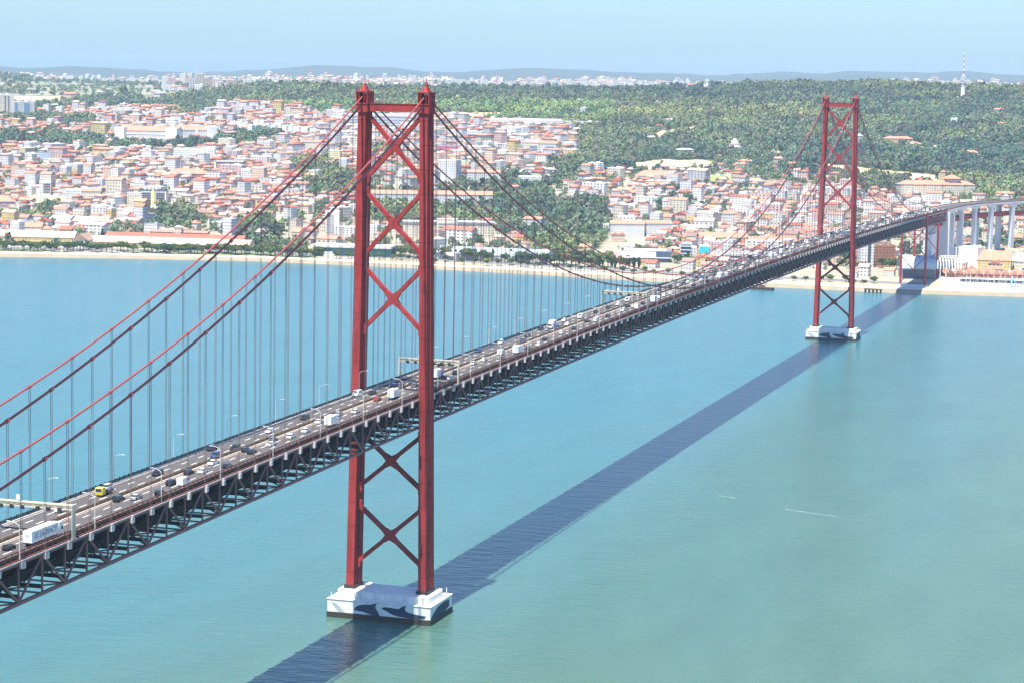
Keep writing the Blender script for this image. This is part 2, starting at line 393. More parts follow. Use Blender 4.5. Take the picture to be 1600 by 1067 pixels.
# ------------------------------------------------------------------ mesh building
class MB:
    def __init__(s): s.v = []; s.f = []; s.uv = []
    def add(s, vs, fs, uvs=None):
        o = len(s.v); s.v += [tuple(map(float, p)) for p in vs]
        for i, f in enumerate(fs):
            s.f.append(tuple(o + k for k in f))
            s.uv.append(uvs[i] if uvs else None)
        return s
    def box(s, cx, cy, cz, sx, sy, sz, rot=0.0):
        c, n = math.cos(rot), math.sin(rot); vs = []
        for dz in (-.5, .5):
            for dx, dy in ((-.5, -.5), (.5, -.5), (.5, .5), (-.5, .5)):
                x, y = dx * sx, dy * sy
                vs.append((cx + x * c - y * n, cy + x * n + y * c, cz + dz * sz))
        return s.add(vs, [(3, 2, 1, 0), (4, 5, 6, 7), (0, 1, 5, 4), (1, 2, 6, 5), (2, 3, 7, 6), (3, 0, 4, 7)])
    def beam(s, p, q, w, h, up=(0, 0, 1)):
        p, q = Vector(p), Vector(q); d = (q - p).normalized()
        a = d.cross(Vector(up))
        if a.length < 1e-4: a = d.cross(Vector((0, 1, 0)))
        a.normalize(); b = a.cross(d)
        vs = [e + a * (i * w / 2) + b * (j * h / 2) for e in (p, q) for i, j in ((-1, -1), (1, -1), (1, 1), (-1, 1))]
        return s.add(vs, [(0, 1, 2, 3), (7, 6, 5, 4), (1, 0, 4, 5), (2, 1, 5, 6), (3, 2, 6, 7), (0, 3, 7, 4)])
    def strip(s, pts, w, h, up=(0, 0, 1)):
        """continuous bar along a polyline"""
        pts = [Vector(p) for p in pts]; vs = []
        for i, p in enumerate(pts):
            d = (pts[min(i + 1, len(pts) - 1)] - pts[max(i - 1, 0)]).normalized()
            a = d.cross(Vector(up)).normalized(); b = a.cross(d)
            vs += [p + a * (k * w / 2) + b * (j * h / 2) for k, j in ((-1, -1), (1, -1), (1, 1), (-1, 1))]
        fs = [(0, 1, 2, 3), tuple(len(vs) - 4 + k for k in (3, 2, 1, 0))]
        for i in range(len(pts) - 1):
            o = 4 * i
            for k in range(4):
                fs.append((o + (k + 1) % 4, o + k, o + 4 + k, o + 4 + (k + 1) % 4))
        return s.add(vs, fs)
    def tube(s, pts, r, n=6):
        pts = [Vector(p) for p in pts]; vs = []; R_ = r if isinstance(r, (list, tuple)) else [r] * len(pts)
        for i, p in enumerate(pts):
            d = (pts[min(i + 1, len(pts) - 1)] - pts[max(i - 1, 0)]).normalized()
            a = d.cross(Vector((0, 0, 1)))
            if a.length < 1e-3: a = d.cross(Vector((0, 1, 0)))
            a.normalize(); b = a.cross(d)
            vs += [p + (a * math.cos(2 * math.pi * k / n) + b * math.sin(2 * math.pi * k / n)) * R_[i] for k in range(n)]
        fs = [tuple(range(n)), tuple(len(vs) - 1 - k for k in range(n))]
        for i in range(len(pts) - 1):
            for k in range(n):
                fs.append((i * n + (k + 1) % n, i * n + k, (i + 1) * n + k, (i + 1) * n + (k + 1) % n))
        return s.add(vs, fs)
    def prism(s, poly, a0, a1, plane='xy'):
        def P(u, v, a): return (u, v, a) if plane == 'xy' else (u, a, v) if plane == 'xz' else (a, u, v)
        n = len(poly)
        vs = [P(u, v, a0) for u, v in poly] + [P(u, v, a1) for u, v in poly]
        fs = [tuple(range(n - 1, -1, -1)), tuple(range(n, 2 * n))] + [(i, (i + 1) % n, n + (i + 1) % n, n + i) for i in range(n)]
        return s.add(vs, fs)
    def walls(s, poly, z0, z1, u0=0.0):
        """vertical wall ring with UV in metres"""
        n = len(poly); u = u0
        for i in range(n):
            a, b = poly[i], poly[(i + 1) % n]; L = math.hypot(b[0] - a[0], b[1] - a[1])
            s.add([(a[0], a[1], z0), (b[0], b[1], z0), (b[0], b[1], z1), (a[0], a[1], z1)], [(0, 1, 2, 3)], [[(u, 0), (u + L, 0), (u + L, z1 - z0), (u, z1 - z0)]])
            u += math.ceil(L / 3.1) * 3.1
        return s
    def mesh(s, name, mat, smooth=False):
        me = bpy.data.meshes.new(name); me.from_pydata(s.v, [], s.f)
        if any(s.uv):
            ul = me.uv_layers.new(name='UVMap'); k = 0
            for f, uv in zip(s.f, s.uv):
                for j in range(len(f)):
                    ul.data[k].uv = uv[j] if uv else (0, -1); k += 1
        me.materials.append(MT[mat] if isinstance(mat, str) else mat)
        if smooth:
            for p in me.polygons: p.use_smooth = True
        me.update(); return me
    def build(s, name, mat, parent=None, color=None, smooth=False):
        return link(name, s.mesh(name, mat, smooth), parent, color)

KIDS = {}
def link(name, me, parent=None, color=None):
    o = bpy.data.objects.new(name, me); COL.objects.link(o)
    if parent: o.parent = parent; KIDS.setdefault(parent.name, []).append(o)
    if color is not None: o.color = (*[float(v) for v in color], 1)
    return o
def thing(name, label, cat, loc=(0, 0, 0), rz=0.0, group=None):
    o = bpy.data.objects.new(name, None); COL.objects.link(o)
    o.location = loc; o.rotation_euler = (0, 0, rz); o.empty_display_size = 1
    return tag(o, label, cat, group)
def tag(o, label, cat, group=None, kind=None):
    o['label'] = label; o['category'] = cat
    if group: o['group'] = group
    if kind: o['kind'] = kind
    return o
def part(name, parent):
    o = bpy.data.objects.new(name, None); COL.objects.link(o); o.parent = parent; KIDS.setdefault(parent.name, []).append(o); o.empty_display_size = 1; return o
def struct(name, me, kind='structure'):
    o = link(name, me); o['kind'] = kind; return o
ORD = ['first', 'second', 'third', 'fourth', 'fifth', 'sixth', 'seventh', 'eighth', 'ninth', 'tenth', 'eleventh', 'twelfth', 'thirteenth', 'fourteenth', 'fifteenth', 'sixteenth', 'seventeenth', 'eighteenth', 'nineteenth', 'twentieth']
TENS = {20: 'twenty', 30: 'thirty', 40: 'forty', 50: 'fifty', 60: 'sixty'}
def nth(i):
    if i < 20: return ORD[i]
    t, r = (i + 1) // 10 * 10, (i + 1) % 10
    return TENS[t][:-1] + 'ieth' if r == 0 else TENS[t] + '-' + ORD[r - 1]

# ================================================================== SETTING
b = MB()
m = bpy.data.meshes.new('river')
m.from_pydata([(-26500, -3800, WZ), (18500, -3800, WZ), (18500, 18500, WZ), (-26500, 18500, WZ)], [], [(0, 1, 2, 3)])
m.materials.append(MT['water']); struct('river_water', m)

def build_terrain():
    un = np.arange(-880, 2481, 10.0)
    rows = np.concatenate([[0, 3], np.arange(14, 400, 11.0), np.arange(400, 900, 14.0)])
    nD = 330
    t = np.concatenate([np.linspace(0, 1, 230) * .22, .22 + .78 * np.linspace(0, 1, 101)[1:] ** 1.5])
    V = np.zeros((len(un), len(t), 3))
    for i, u in enumerate(un):
        d0 = float(shore_d(u)) + 7
        D = d0 + t * (17800 - d0)
        X, Y = xy_of(u, D)
        Z = zt(X, Y)
        Z = np.where(D - d0 < 60, np.minimum(Z, 5.4), Z)
        Z = np.maximum(Z, 4.9)
        Z[0] = 1.0
        V[i, :, 0] = X; V[i, :, 1] = Y; V[i, :, 2] = Z
    ni, nj = V.shape[:2]
    P = V.reshape(-1, 3)
    px, py = project(P)
    k = classify(px, py)
    pal = {'M': (.30, .27, .20), 'T': (.30, .28, .22), 'W': (.060, .075, .032), 'F': (.52, .40, .24), 'H': (.40, .37, .33), 'N': (.30, .29, .22), 'G': (.24, .27, .10), 'S': (.42, .40, .37)}
    c = np.array([pal[q] for q in k])
    U, D = ud(P[:, 0], P[:, 1]); ds = D - shore_d(U)
    n1 = fbm(P[:, 0], P[:, 1], .02)
    park = (ds < 130) & (U < 1450)
    c[park] = (.36, .32, .26)
    lawn = (ds > 36) & (ds < 75) & (U < 1420) & (n1 > -.25)
    c[lawn] = np.where((U[lawn] < 500)[:, None], (.15, .20, .07), (.42, .35, .20))
    c[(ds > 78) & (ds < 98) & (U < 1450)] = (.17, .165, .16)
    mid = (D > 5200) & ((k == 'M') | (k == 'T'))
    c[mid] = np.where((n1[mid] > .1)[:, None], (.13, .15, .085), (.26, .25, .18))
    far = D > 12500
    c[far] = (.07, .085, .075)
    idx = np.arange(ni * nj).reshape(ni, nj)
    F = np.stack([idx[:-1, :-1], idx[1:, :-1], idx[1:, 1:], idx[:-1, 1:]], -1).reshape(-1, 4)
    me = bpy.data.meshes.new('terrain')
    me.vertices.add(len(P)); me.vertices.foreach_set('co', P.astype(np.float32).ravel())
    me.loops.add(F.size); me.loops.foreach_set('vertex_index', F.astype(np.int32).ravel())
    me.polygons.add(len(F)); me.polygons.foreach_set('loop_start', np.arange(0, F.size, 4, dtype=np.int32))
    me.update(calc_edges=True)
    ca = me.color_attributes.new('cover', 'FLOAT_COLOR', 'POINT')
    ca.data.foreach_set('color', np.hstack([c, np.ones((len(c), 1))]).astype(np.float32).ravel())
    me.polygons.foreach_set('use_smooth', np.ones(len(F), bool))
    me.materials.append(MT['ground']); struct('terrain_hills', me)
build_terrain()

# sea wall and the pale promenade behind it
def shore_line(off, us=np.arange(-880, 2481, 20.0)):
    return [xy_of(u, float(shore_d(u)) + off) for u in us]
def ribbon(name, offs, zs, mat):
    L = [shore_line(o) for o in offs]; n = len(L[0]); vs = []; fs = []
    for l, z in zip(L, zs): vs += [(x, y, z) for x, y in l]
    for k in range(len(offs) - 1):
        for i in range(n - 1): fs.append((k * n + i, k * n + i + 1, (k + 1) * n + i + 1, (k + 1) * n + i))
    me = bpy.data.meshes.new(name); me.from_pydata(vs, [], fs); me.materials.append(MT[mat]); struct(name, me)
ribbon('sea_wall_slope', (-3, 13), (.5, 5.45), 'seawall')
ribbon('promenade_path', (13, 13.6, 31), (5.45, 5.9, 5.9), 'quay')

# ================================================================== BRIDGE
def zd(y): return 85.3 - 8.7e-6 * (y - 506) ** 2           # top of the edge beam
def zroad(y): return zd(y) + 1.15
PAN = 1013 / 88.0
Y0, Y1 = -42 * PAN, 1700.0
bridge = thing('suspension_bridge', 'long red steel suspension bridge with two towers carrying a busy road across the river', 'bridge')

def xleg(z): return 14.1 - (z - 11.5) / (185.7 - 11.5) * (14.1 - 11.75)
def make_tower(yc):
    t = part('tower', bridge)
    for s in (-1, 1):
        b = MB(); zs = [11.5, 60, 110, 150, 186]
        ring = []
        for z in zs:
            k = (z - 11.5) / 174.5; wy = 3.9 - 1.1 * k; w = 1.5; xc = s * xleg(z)
            ring.append([(xc + a, yc + c, z) for a, c in ((-w, -wy), (w, -wy), (w, -.1), (w + .42, -.1), (w + .42, wy), (-w - .42, wy), (-w - .42, -.1), (-w, -.1))])
        vs = [p for r in ring for p in r]; n = 8; fs = [tuple(range(n - 1, -1, -1)), tuple(len(vs) - n + k for k in range(n))]
        for i in range(len(zs) - 1):
            for k in range(n): fs.append((i * n + k, i * n + (k + 1) % n, (i + 1) * n + (k + 1) % n, (i + 1) * n + k))
        b.add(vs, fs); leg = b.build('leg', 'red', t)
        b = MB(); xb = s * xleg(12)
        b.box(xb, yc, 12.1, 4.4, 8.5, 1.3); b.build('base_plate', 'dark', t)
        # saddle housing on the leg head
        h = MB(); xc = s * 11.75
        h.box(xc, yc, 187.1, 4.5, 6.6, 3.0); h.box(xc, yc, 188.75, 4.9, 7.0, .35)
        for dx in (-2.0, 2.0): h.box(xc + dx, yc, 190.9, .45, 6.5, 3.9)
        for dx in (-1.0, 1.0): h.box(xc + dx, yc - 3.2, 190.9, .3, .3, 3.9)
        h.box(xc, yc + 3.0, 190.4, 3.6, .4, 2.9)
        h.box(xc, yc, 192.95, 4.7, 6.9, .4)
        for dx in (-2.1, 0, 2.1):
            for dy in (-3.2, 3.2): h.box(xc + dx, yc + dy, 193.7, .16, .16, 1.3)
        for dy in (-3.2, 3.2): h.box(xc, yc + dy, 194.25, 4.3, .1, .1)
        for dx in (-2.1, 2.1): h.box(xc + dx, yc, 194.25, .1, 6.3, .1)
        ho = h.build('saddle_housing', 'red', t)
        c = MB(); hb = 1.15; z0, z1 = 193.2, 195.0
        c.add([(xc - hb, yc - 2.6, z0), (xc + hb, yc - 2.6, z0), (xc + hb, yc + 2.6, z0), (xc - hb, yc + 2.6, z0), (xc - .5, yc - .9, z1), (xc + .5, yc - .9, z1), (xc + .5, yc + .9, z1), (xc - .5, yc + .9, z1)],
              [(3, 2, 1, 0), (4, 5, 6, 7), (0, 1, 5, 4), (1, 2, 6, 5), (2, 3, 7, 6), (3, 0, 4, 7)])
        c.box(xc, yc, 195.5, .8, .8, 1.0); c.box(xc, yc, 197.3, .2, .2, 1.8); c.box(xc - 1.0, yc - .4, 196.6, .16, .16, 2.0); c.box(xc + 1.0, yc + .6, 196.5, .16, .16, 2.0)
        c.box(xc, yc, 196.55, 1.4, 1.1, .14); c.build('cap', 'red', t)
        # tie-down dark panel at the deck
    b = MB(); b.box(0, yc - .6, 187.3, 18.4, 2.2, 2.7); b.box(0, yc - .6, 188.8, 18.4, 2.5, .3)
    for i in range(13): b.box(-8.4 + 1.4 * i, yc - 1.75, 189.4, .1, .1, 1.1)
    b.box(0, yc - 1.75, 189.9, 17.6, .09, .09)
    b.build('portal_strut', 'red', t)
    for zt_, zc, zb in ((185.2, 173.4, 161.6), (157.6, 145.9, 134.2), (130.2, 118.5, 106.8), (69.6, 59.3, 48.8), (42.6, 31.7, 20.6)):
        b = MB(); arms = []
        for sx, z in ((1, zt_), (1, zb), (-1, zb), (-1, zt_)):
            xe = sx * (xleg(z) - 1.0); arms.append((xe, z)); L = math.hypot(xe, z - zc)
            b.beam((xe * 2.2 / L, yc, zc + (z - zc) * 2.2 / L), (xe, yc, z), 1.5, 1.45, up=(-(z - zc), 0, xe))
        pl = []
        for i, (xe, z) in enumerate(arms):
            L = math.hypot(xe, z - zc); d = (xe / L, (z - zc) / L); n = (-d[1], d[0])
            for sg in (1, -1): pl.append((d[0] * 3.7 + n[0] * sg * .71, zc + d[1] * 3.7 + n[1] * sg * .71))
            x2, z2 = arms[(i + 1) % 4]; L2 = math.hypot(x2, z2 - zc); e = (d[0] + x2 / L2, d[1] + (z2 - zc) / L2); le = math.hypot(*e)
            pl.append((e[0] / le * 1.75, zc + e[1] / le * 1.75))
        b.prism(pl, yc - .78, yc + .78, 'xz')
        for sx, z, sg in ((1, zt_, -1), (-1, zt_, -1), (1, zb, 1), (-1, zb, 1)):
            xi = sx * (xleg(z) - 1.2)
            q = [(xi, z + 3.0), (xi - sx * .7, z + 1.7), (xi - sx * 1.5, z + .9), (xi - sx * 1.5, z - .9), (xi - sx * .7, z - 1.7), (xi, z - 3.0)]
            b.prism(q, yc - .8, yc + .8, 'xz')
        b.build('cross_brace', 'red', t)
    return t

def make_pier(yc):
    p = part('pier', bridge)
    b = MB(); b.prism([(-19.6, yc - 12), (20.3, yc - 12), (20.3, yc + 12), (-19.6, yc + 12)], WZ + 2.0, 8.9)
    b.box(.35, yc, 9.0, 40.4, 24.4, .22); b.build('footing', 'conc', p)
    b = MB(); b.box(.35, yc, WZ + .5, 40.4, 24.5, 3.1); b.build('waterline_band', 'algae', p)
    b = MB()
    for s in (-1, 1):
        pl = []
        for k in range(28):
            a = 2 * math.pi * k / 28; cx, cy = math.cos(a), math.sin(a); e = .45
            pl.append((.35 + s * 13.3 + 5.0 * math.copysign(abs(cx) ** e, cx), yc + 9.0 * math.copysign(abs(cy) ** e, cy)))
        b.prism(pl, 9.0, 11.5)
    b.box(.35, yc, 10.15, 18, 14.5, 2.4)
    for i in range(5): b.box(-7.2 + 3.75 * i, yc - 7.4, 10.1, .9, .5, 2.3)
    b.build('pedestal', 'conc', p)
    for x, y in ((-18.5, -11), (18.5, -11), (18.5, 11), (0, -5), (1.6, -5), (-18.5, 11)):
        MB().tube([(x, yc + y, 9), (x, yc + y, 11.4 if abs(x) > 5 else 13.6)], .14).build('lamp_post', 'conc', p)
    # painted dolphins on the south and east faces: (s, t) = fraction along and up the white face
    def face(poly, mat, name):
        q = []
        for X, Y in poly:
            s_ = (X - 80) / 1182; ty = 325 + 115 * s_
            q.append((-19.6 + 39.9 * s_, 8.9 - (Y - ty) / 138 * 4.7))
        b = MB(); b.prism([(x, max(z, WZ + 2.05)) for x, z in q], yc - 12.04, yc - 11.9, 'xz'); return b.build(name, mat, p)
    face([(390, 452), (405, 420), (440, 402), (510, 394), (575, 398), (652, 383), (640, 402), (634, 428), (650, 455), (672, 490), (684, 535), (600, 512), (540, 490), (480, 470), (430, 462)], 'mural', 'dolphin_mural')
    face([(700, 438), (735, 426), (800, 432), (870, 444), (905, 446), (940, 424), (985, 414), (972, 440), (975, 468), (1020, 492), (1100, 512), (1212, 532), (1195, 562), (1100, 566), (1000, 548), (900, 530), (810, 500), (750, 465)], 'mural', 'dolphin_mural')
    face([(122, 362), (160, 366), (225, 415), (275, 470), (292, 484), (210, 480), (185, 440), (155, 405)], 'murall', 'tail_mural')
    b = MB()
    q = [(-11.9, 4.3), (-9, 6.0), (-4, 7.6), (4, 8.1), (9, 7.6), (9, 5.2), (4, 4.3)]
    b.prism([(yc + u, v) for u, v in q], 20.25, 20.34, 'yz'); b.build('dolphin_mural', 'mural', p)
    return p
TY = (0.0, 1013.0)
for yc in TY:
    make_tower(yc); make_pier(yc)

# cables: z of the old (lower) and the newer (upper) cable along the bridge
def zc_low(y):
    if 0 <= y <= 1013: return 86.8 + (189.6 - 86.8) * ((y - 506.5) / 506.5) ** 2
    d = -y if y < 0 else y - 1013
    return 189.6 - .426 * d + .000406 * d * d
def zc_up(y):
    if 0 <= y <= 1013: return 94.2 + (192.2 - 94.2) * ((y - 506.5) / 506.5) ** 2
    d = -y if y < 0 else y - 1013
    return 192.2 - .427 * d + .000449 * d * d
ys = [-483 + i * 483 / 40 for i in range(41)] + [i * 1013 / 88 for i in range(1, 89)] + [1013 + i * 497 / 40 for i in range(1, 41)]
for s in (-1, 1):
    for fz, r in ((zc_low, .38), (zc_up, .29)):
        b = MB(); b.tube([(s * 11.75, y, fz(y)) for y in ys], r, 8)
        k0 = 0 if fz is zc_low else .5
        for k in range(-20, 66):
            y = (k + k0) * 2 * PAN
            if -470 < y < 1490 and min(abs(y - t) for t in TY) > 8:
                b.tube([(s * 11.75, y - .55, fz(y - .55)), (s * 11.75, y + .55, fz(y + .55))], r * 1.55, 8)
        b.build('main_cable', 'cable', bridge)
# hangers, nearest hundred as parts and the others as one
H = []
for s in (-1, 1):
    for fz, k0 in ((zc_low, 0), (zc_up, .5)):
        for k in range(-20, 66):
            y = (k + k0) * 2 * PAN
            if -330 < y < 1490 and min(abs(y - t) for t in TY) > 8 and fz(y) - zd(y) > 2.5:
                H.append((math.hypot(y - CAM[1], s * 11.75 - CAM[0]), s, y, fz))
H.sort(key=lambda h: h[0])
rest = MB()
for i, (_, s, y, fz) in enumerate(H):
    b = MB() if i < 100 else rest
    for dy in (-.42, .42): b.beam((s * 11.75, y + dy, zd(y) - .3), (s * 11.75, y + dy, fz(y) - .2), .10, .10)
    if i < 100: b.build('hanger', 'hanger', bridge)
o = rest.build('far_hangers', 'hanger', bridge); o['kind'] = 'stuff'

# deck, truss and fences
NY = [Y0 + i * PAN for i in range(int((Y1 - Y0) / PAN) + 1)] + [Y1]
def lon(name, x, dz, w, h, mat, parent=None, f=zd, yy=None):
    return MB().strip([(x, y, f(y) + dz) for y in (yy or NY)], w, h).build(name, mat, parent or bridge)
deck = part('deck', bridge)
lon('roadway', 0, .85, 21.4, .6, 'asphalt', deck)
b = MB()
for x in (-2.0, 2.0): b.strip([(x, y, zd(y) + 1.157) for y in NY], 2.1, .006)
b.build('steel_grating', 'grating', deck)
b = MB()
for x in (-3.6, 3.6, -6.75, 6.75):
    y = Y0
    while y < Y1:
        b.beam((x, y, zroad(y) + .01), (x, y + 4.2, zroad(y + 4.2) + .01), .26, .01); y += PAN
for x in (-9.9, 9.9, -.95, .95): b.strip([(x, y, zroad(y) + .006) for y in NY], .16, .01)
b.build('lane_marking', 'white', deck)
b = MB()
for x in (-10.35, 10.35, -.72, .72): b.strip([(x, y, zd(y) + 1.3) for y in NY], .42, .34)
b.build('kerb', 'kerb', deck)
b = MB()
for x in (-.3, .3):
    for dz in (1.72, 2.1): b.strip([(x, y, zd(y) + dz) for y in NY], .12, .24)
y = Y0
while y < Y1:
    b.box(0, y, zd(y) + 1.7, .5, .12, 1.0); y += PAN / 3
b.build('median_barrier', 'sandrail', deck)
for s in (-1, 1):
    b = MB()
    for dz in (1.3, 1.6, 1.9, 2.2): b.strip([(s * 10.85, y, zd(y) + dz) for y in NY], .14, .19)
    b.strip([(s * 11.45, y, zd(y) + 1.75) for y in NY], .10, .12)
    y = Y0
    while y < Y1:
        b.box(s * 10.85, y, zd(y) + 1.3, .2, .2, 2.0 if s > 0 else 2.5)
        b.box(s * 11.45, y + 1.2, zd(y) + .95, .12, .12, 1.7); y += PAN / 4
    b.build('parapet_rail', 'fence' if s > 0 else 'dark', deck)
for s in (-1, 1): lon('edge_beam', s * 11.55, -.18, .5, .36, 'edge', deck)
b = MB()
for s in (-1, 1):
    b.strip([(s * 11.1, y, zd(y) + .25) for y in NY], .5, .08)
    y = Y0
    while y < Y1: b.box(s * 11.1, y, zd(y) + .05, 1.0, .15, .5); y += PAN / 2
b.build('walkway', 'fence', deck)
b = MB(); b.strip([(0, y, zd(y) - 7.2) for y in NY], 11.0, .7)
for x in (-4.5, -2.2, 2.2, 4.5): b.strip([(x, y, zd(y) - 8.0) for y in NY], .35, 1.0)
for x in (-5.6, 5.6): b.strip([(x, y, zd(y) - 6.2) for y in NY], .1, 1.4)
for x in (-3.2, -1.7, 1.7, 3.2): b.strip([(x, y, zd(y) - 6.75) for y in NY], .12, .2)
b.build('rail_deck', 'raildeck', deck)
b = MB()
for x in (-8, -4.8, -1.6, 1.6, 4.8, 8): b.strip([(x, y, zd(y) - .05) for y in NY], .35, 1.2)
b.build('stringer', 'raildeck', deck)
b = MB()
for y in NY:
    b.box(0, y, zd(y) - 1.4, 21.2, .5, 1.7); b.box(0, y, zd(y) - 8.9, 21.4, .45, 1.0)
    b.beam((-10.5, y, zd(y) - 2.2), (-5.8, y, zd(y) - 8.3), .35, .35); b.beam((10.5, y, zd(y) - 2.2), (5.8, y, zd(y) - 8.3), .35, .35)
b.build('floor_framing', 'raildeck', deck)['kind'] = 'stuff'
b = MB()
for i in range(len(NY) - 2):
    ya, yb = NY[i], NY[i + 1]
    z = lambda q: zd(q) - 10.55
    xa, xb = (-10.9, 0) if i % 2 else (0, 10.9)
    b.beam((-10.9, ya, z(ya)), (0, yb, z(yb)), .4, .35) if i % 2 else b.beam((0, ya, z(ya)), (-10.9, yb, z(yb)), .4, .35)
    b.beam((10.9, ya, z(ya)), (0, yb, z(yb)), .4, .35) if i % 2 else b.beam((0, ya, z(ya)), (10.9, yb, z(yb)), .4, .35)
    b.beam((-10.9, ya, z(ya)), (10.9, ya, z(ya)), .45, .4)
b.build('lateral_bracing', 'truss', deck)

truss = part('stiffening_truss', bridge)
for s in (-1, 1):
    lon('top_chord', s * 10.9, -.75, .7, .75, 'truss', truss)
    lon('bottom_chord', s * 10.9, -10.6, .75, .8, 'truss', truss)
VV, DD = [], []
for s in (-1, 1):
    for i, y in enumerate(NY[:-1]):
        k = i - 42
        VV.append((math.hypot(y - CAM[1], s * 10.9 - CAM[0]) + (0 if s > 0 else 400), s, y, k))
        if i < len(NY) - 2:
            yb = NY[i + 1]
            DD.append((math.hypot(y - CAM[1], s * 10.9 - CAM[0]) + (0 if s > 0 else 400), s, (y, yb), k))
VV.sort(); DD.sort()
VV = [v for v in VV if v[2] > -345]; DD = [v for v in DD if v[2][0] > -345]
rest = MB()
for i, (_, s, y, k) in enumerate(VV):
    b = MB() if i < 100 else rest
    b.beam((s * 10.9, y, zd(y) - 10.3), (s * 10.9, y, zd(y) - 1.0), .42, .46, up=(0, 1, 0))
    if i < 100: b.build('vertical', 'truss', truss)
o = rest.build('far_verticals', 'truss', truss); o['kind'] = 'stuff'
rest = MB()
for i, (_, s, (ya, yb), k) in enumerate(DD):
    b = MB() if i < 100 else rest
    za, zb = (-10.4, -1.0) if k % 2 else (-1.0, -10.4)
    b.beam((s * 10.9, ya, zd(ya) + za), (s * 10.9, yb, zd(yb) + zb), .5, .46, up=(1, 0, 0))
    if i < 100: b.build('diagonal', 'truss', truss)
o = rest.build('far_diagonals', 'truss', truss); o['kind'] = 'stuff'
rest = MB(); nb = 0
for i, y in enumerate(NY[:-1]):
    if y < -345 or y > 1500: continue
    for s in (1, -1):
        b = MB() if (s > 0 and nb < 100) else rest
        b.box(s * 11.9, y + .4, zd(y) - 1.15, 1.0, 1.3, 1.55); b.box(s * 11.9, y + .4, zd(y) - .05, .7, .8, .4)
        if b is not rest: b.build('hanger_bracket', 'bracket', truss); nb += 1
o = rest.build('far_brackets', 'bracket', truss); o['kind'] = 'stuff'

# the two steel bents that carry the shore end, and the river-edge block under the first
for yb, z0 in ((1510.0, 6.0), (1612.0, 6.0)):
    t = part('shore_bent', bridge); top = zd(yb) + (3.5 if yb < 1550 else -10.8)
    for s in (-1, 1):
        b = MB(); b.box(s * 12.2, yb, (z0 + top) / 2, 2.0, 2.6, top - z0); b.build('leg', 'red', t)
    b = MB(); zt_ = zd(yb) - 11
    for za, zb in ((z0 + 4, (z0 + zt_) / 2 - 1), ((z0 + zt_) / 2 + 1, zt_)):
        b.beam((-11.5, yb, za), (11.5, yb, zb), .8, .8, up=(0, 1, 0)); b.beam((11.5, yb, za), (-11.5, yb, zb), .7, .7, up=(0, 1, 0))
    b.build('cross_brace', 'red', t)
b = MB(); b.box(0, 1507, 4.0, 29, 20, 5.4); b.box(0, 1498, 7.4, 25, 1.2, 1.6); b.box(-18, 1492, 3.4, 9, 8, 2.4); b.build('shore_pier', 'concg', bridge)

# north abutment and the concrete viaduct that curves away from it
ab = thing('bridge_abutment', 'tall grey concrete abutment block where the red truss meets the viaduct', 'abutment', (0, 1700, 0))
b = MB(); b.box(11.0, 6, 33, 5.5, 9, 76); b.box(-11.0, 6, 33, 5.5, 9, 76); b.box(0, 4, 28, 18, 4, 66); b.build('pylon_wall', 'concg', ab)
b = MB(); b.box(0, -32, 27, 4.0, 50, 46); b.build('anchor_wall', 'concg', ab)
via = thing('road_viaduct', 'pale concrete viaduct on tall twin columns curving away beyond the bridge', 'viaduct')
VP = [(0, 1700), (2, 1760), (6, 1815), (15, 1872), (29, 1925), (49, 1980), (78, 2040), (116, 2105), (160, 2170), (212, 2238)]
def vz(i): return 72.6 - .10 * i
def voff(i, d):
    a, c = VP[max(i - 1, 0)], VP[min(i + 1, len(VP) - 1)]; L = math.hypot(c[0] - a[0], c[1] - a[1])
    return VP[i][0] + d * (c[1] - a[1]) / L, VP[i][1] - d * (c[0] - a[0]) / L
MB().strip([(x, y, vz(i) + .4) for i, (x, y) in enumerate(VP)], 23, 1.2).build('deck', 'concg', via)
MB().strip([(x, y, vz(i) + 1.03) for i, (x, y) in enumerate(VP)], 20, .06).build('roadway', 'asphalt', via)
b = MB()
for d in (-11.3, 11.3): b.strip([(*voff(i, d), vz(i) + 1.5) for i in range(len(VP))], .35, 1.3)
b.build('parapet_rail', 'fence', via)
b = MB(); b.strip([(x, y, vz(i) - 13.5) for i, (x, y) in enumerate(VP)], 12, 4.5); b.build('rail_girder', 'red', via)
for i in range(1, len(VP)):
    a, c = VP[i - 1], VP[min(i + 1, len(VP) - 1)]; rz = math.atan2(c[1] - a[1], c[0] - a[0])
    for d in (-8.8, 8.8):
        x, y = voff(i, d); g = float(zt(x, y)) - 2
        MB().box(x, y, (g + vz(i) - 1.2) / 2, 7.0, 4.2, vz(i) - 1.2 - g, rz).build('column', 'concg', via)
for i in range(len(VP) - 1):
    for d in (-8.8, 8.8):                       # haunched arch soffit of each span
        b = MB(); p, q = voff(i, d), voff(i + 1, d); L = math.hypot(q[0] - p[0], q[1] - p[1]); ux, uy = (q[0] - p[0]) / L, (q[1] - p[1]) / L
        vs = []
        for k in range(13):
            t = k / 12; h = 1.5 + 6.5 * (2 * t - 1) ** 4
            for off in (-1.6, 1.6):
                x, y = p[0] + ux * L * t + uy * off, p[1] + uy * L * t - ux * off; z = vz(i) * (1 - t) + vz(i + 1) * t - .2
                vs += [(x, y, z), (x, y, z - h)]
        fs = []
        for k in range(12):
            o = 4 * k
            fs += [(o, o + 1, o + 5, o + 4), (o + 2, o + 6, o + 7, o + 3), (o + 1, o + 3, o + 7, o + 5)]
        b.add(vs, fs); b.build('haunched_girder', 'concg', via)

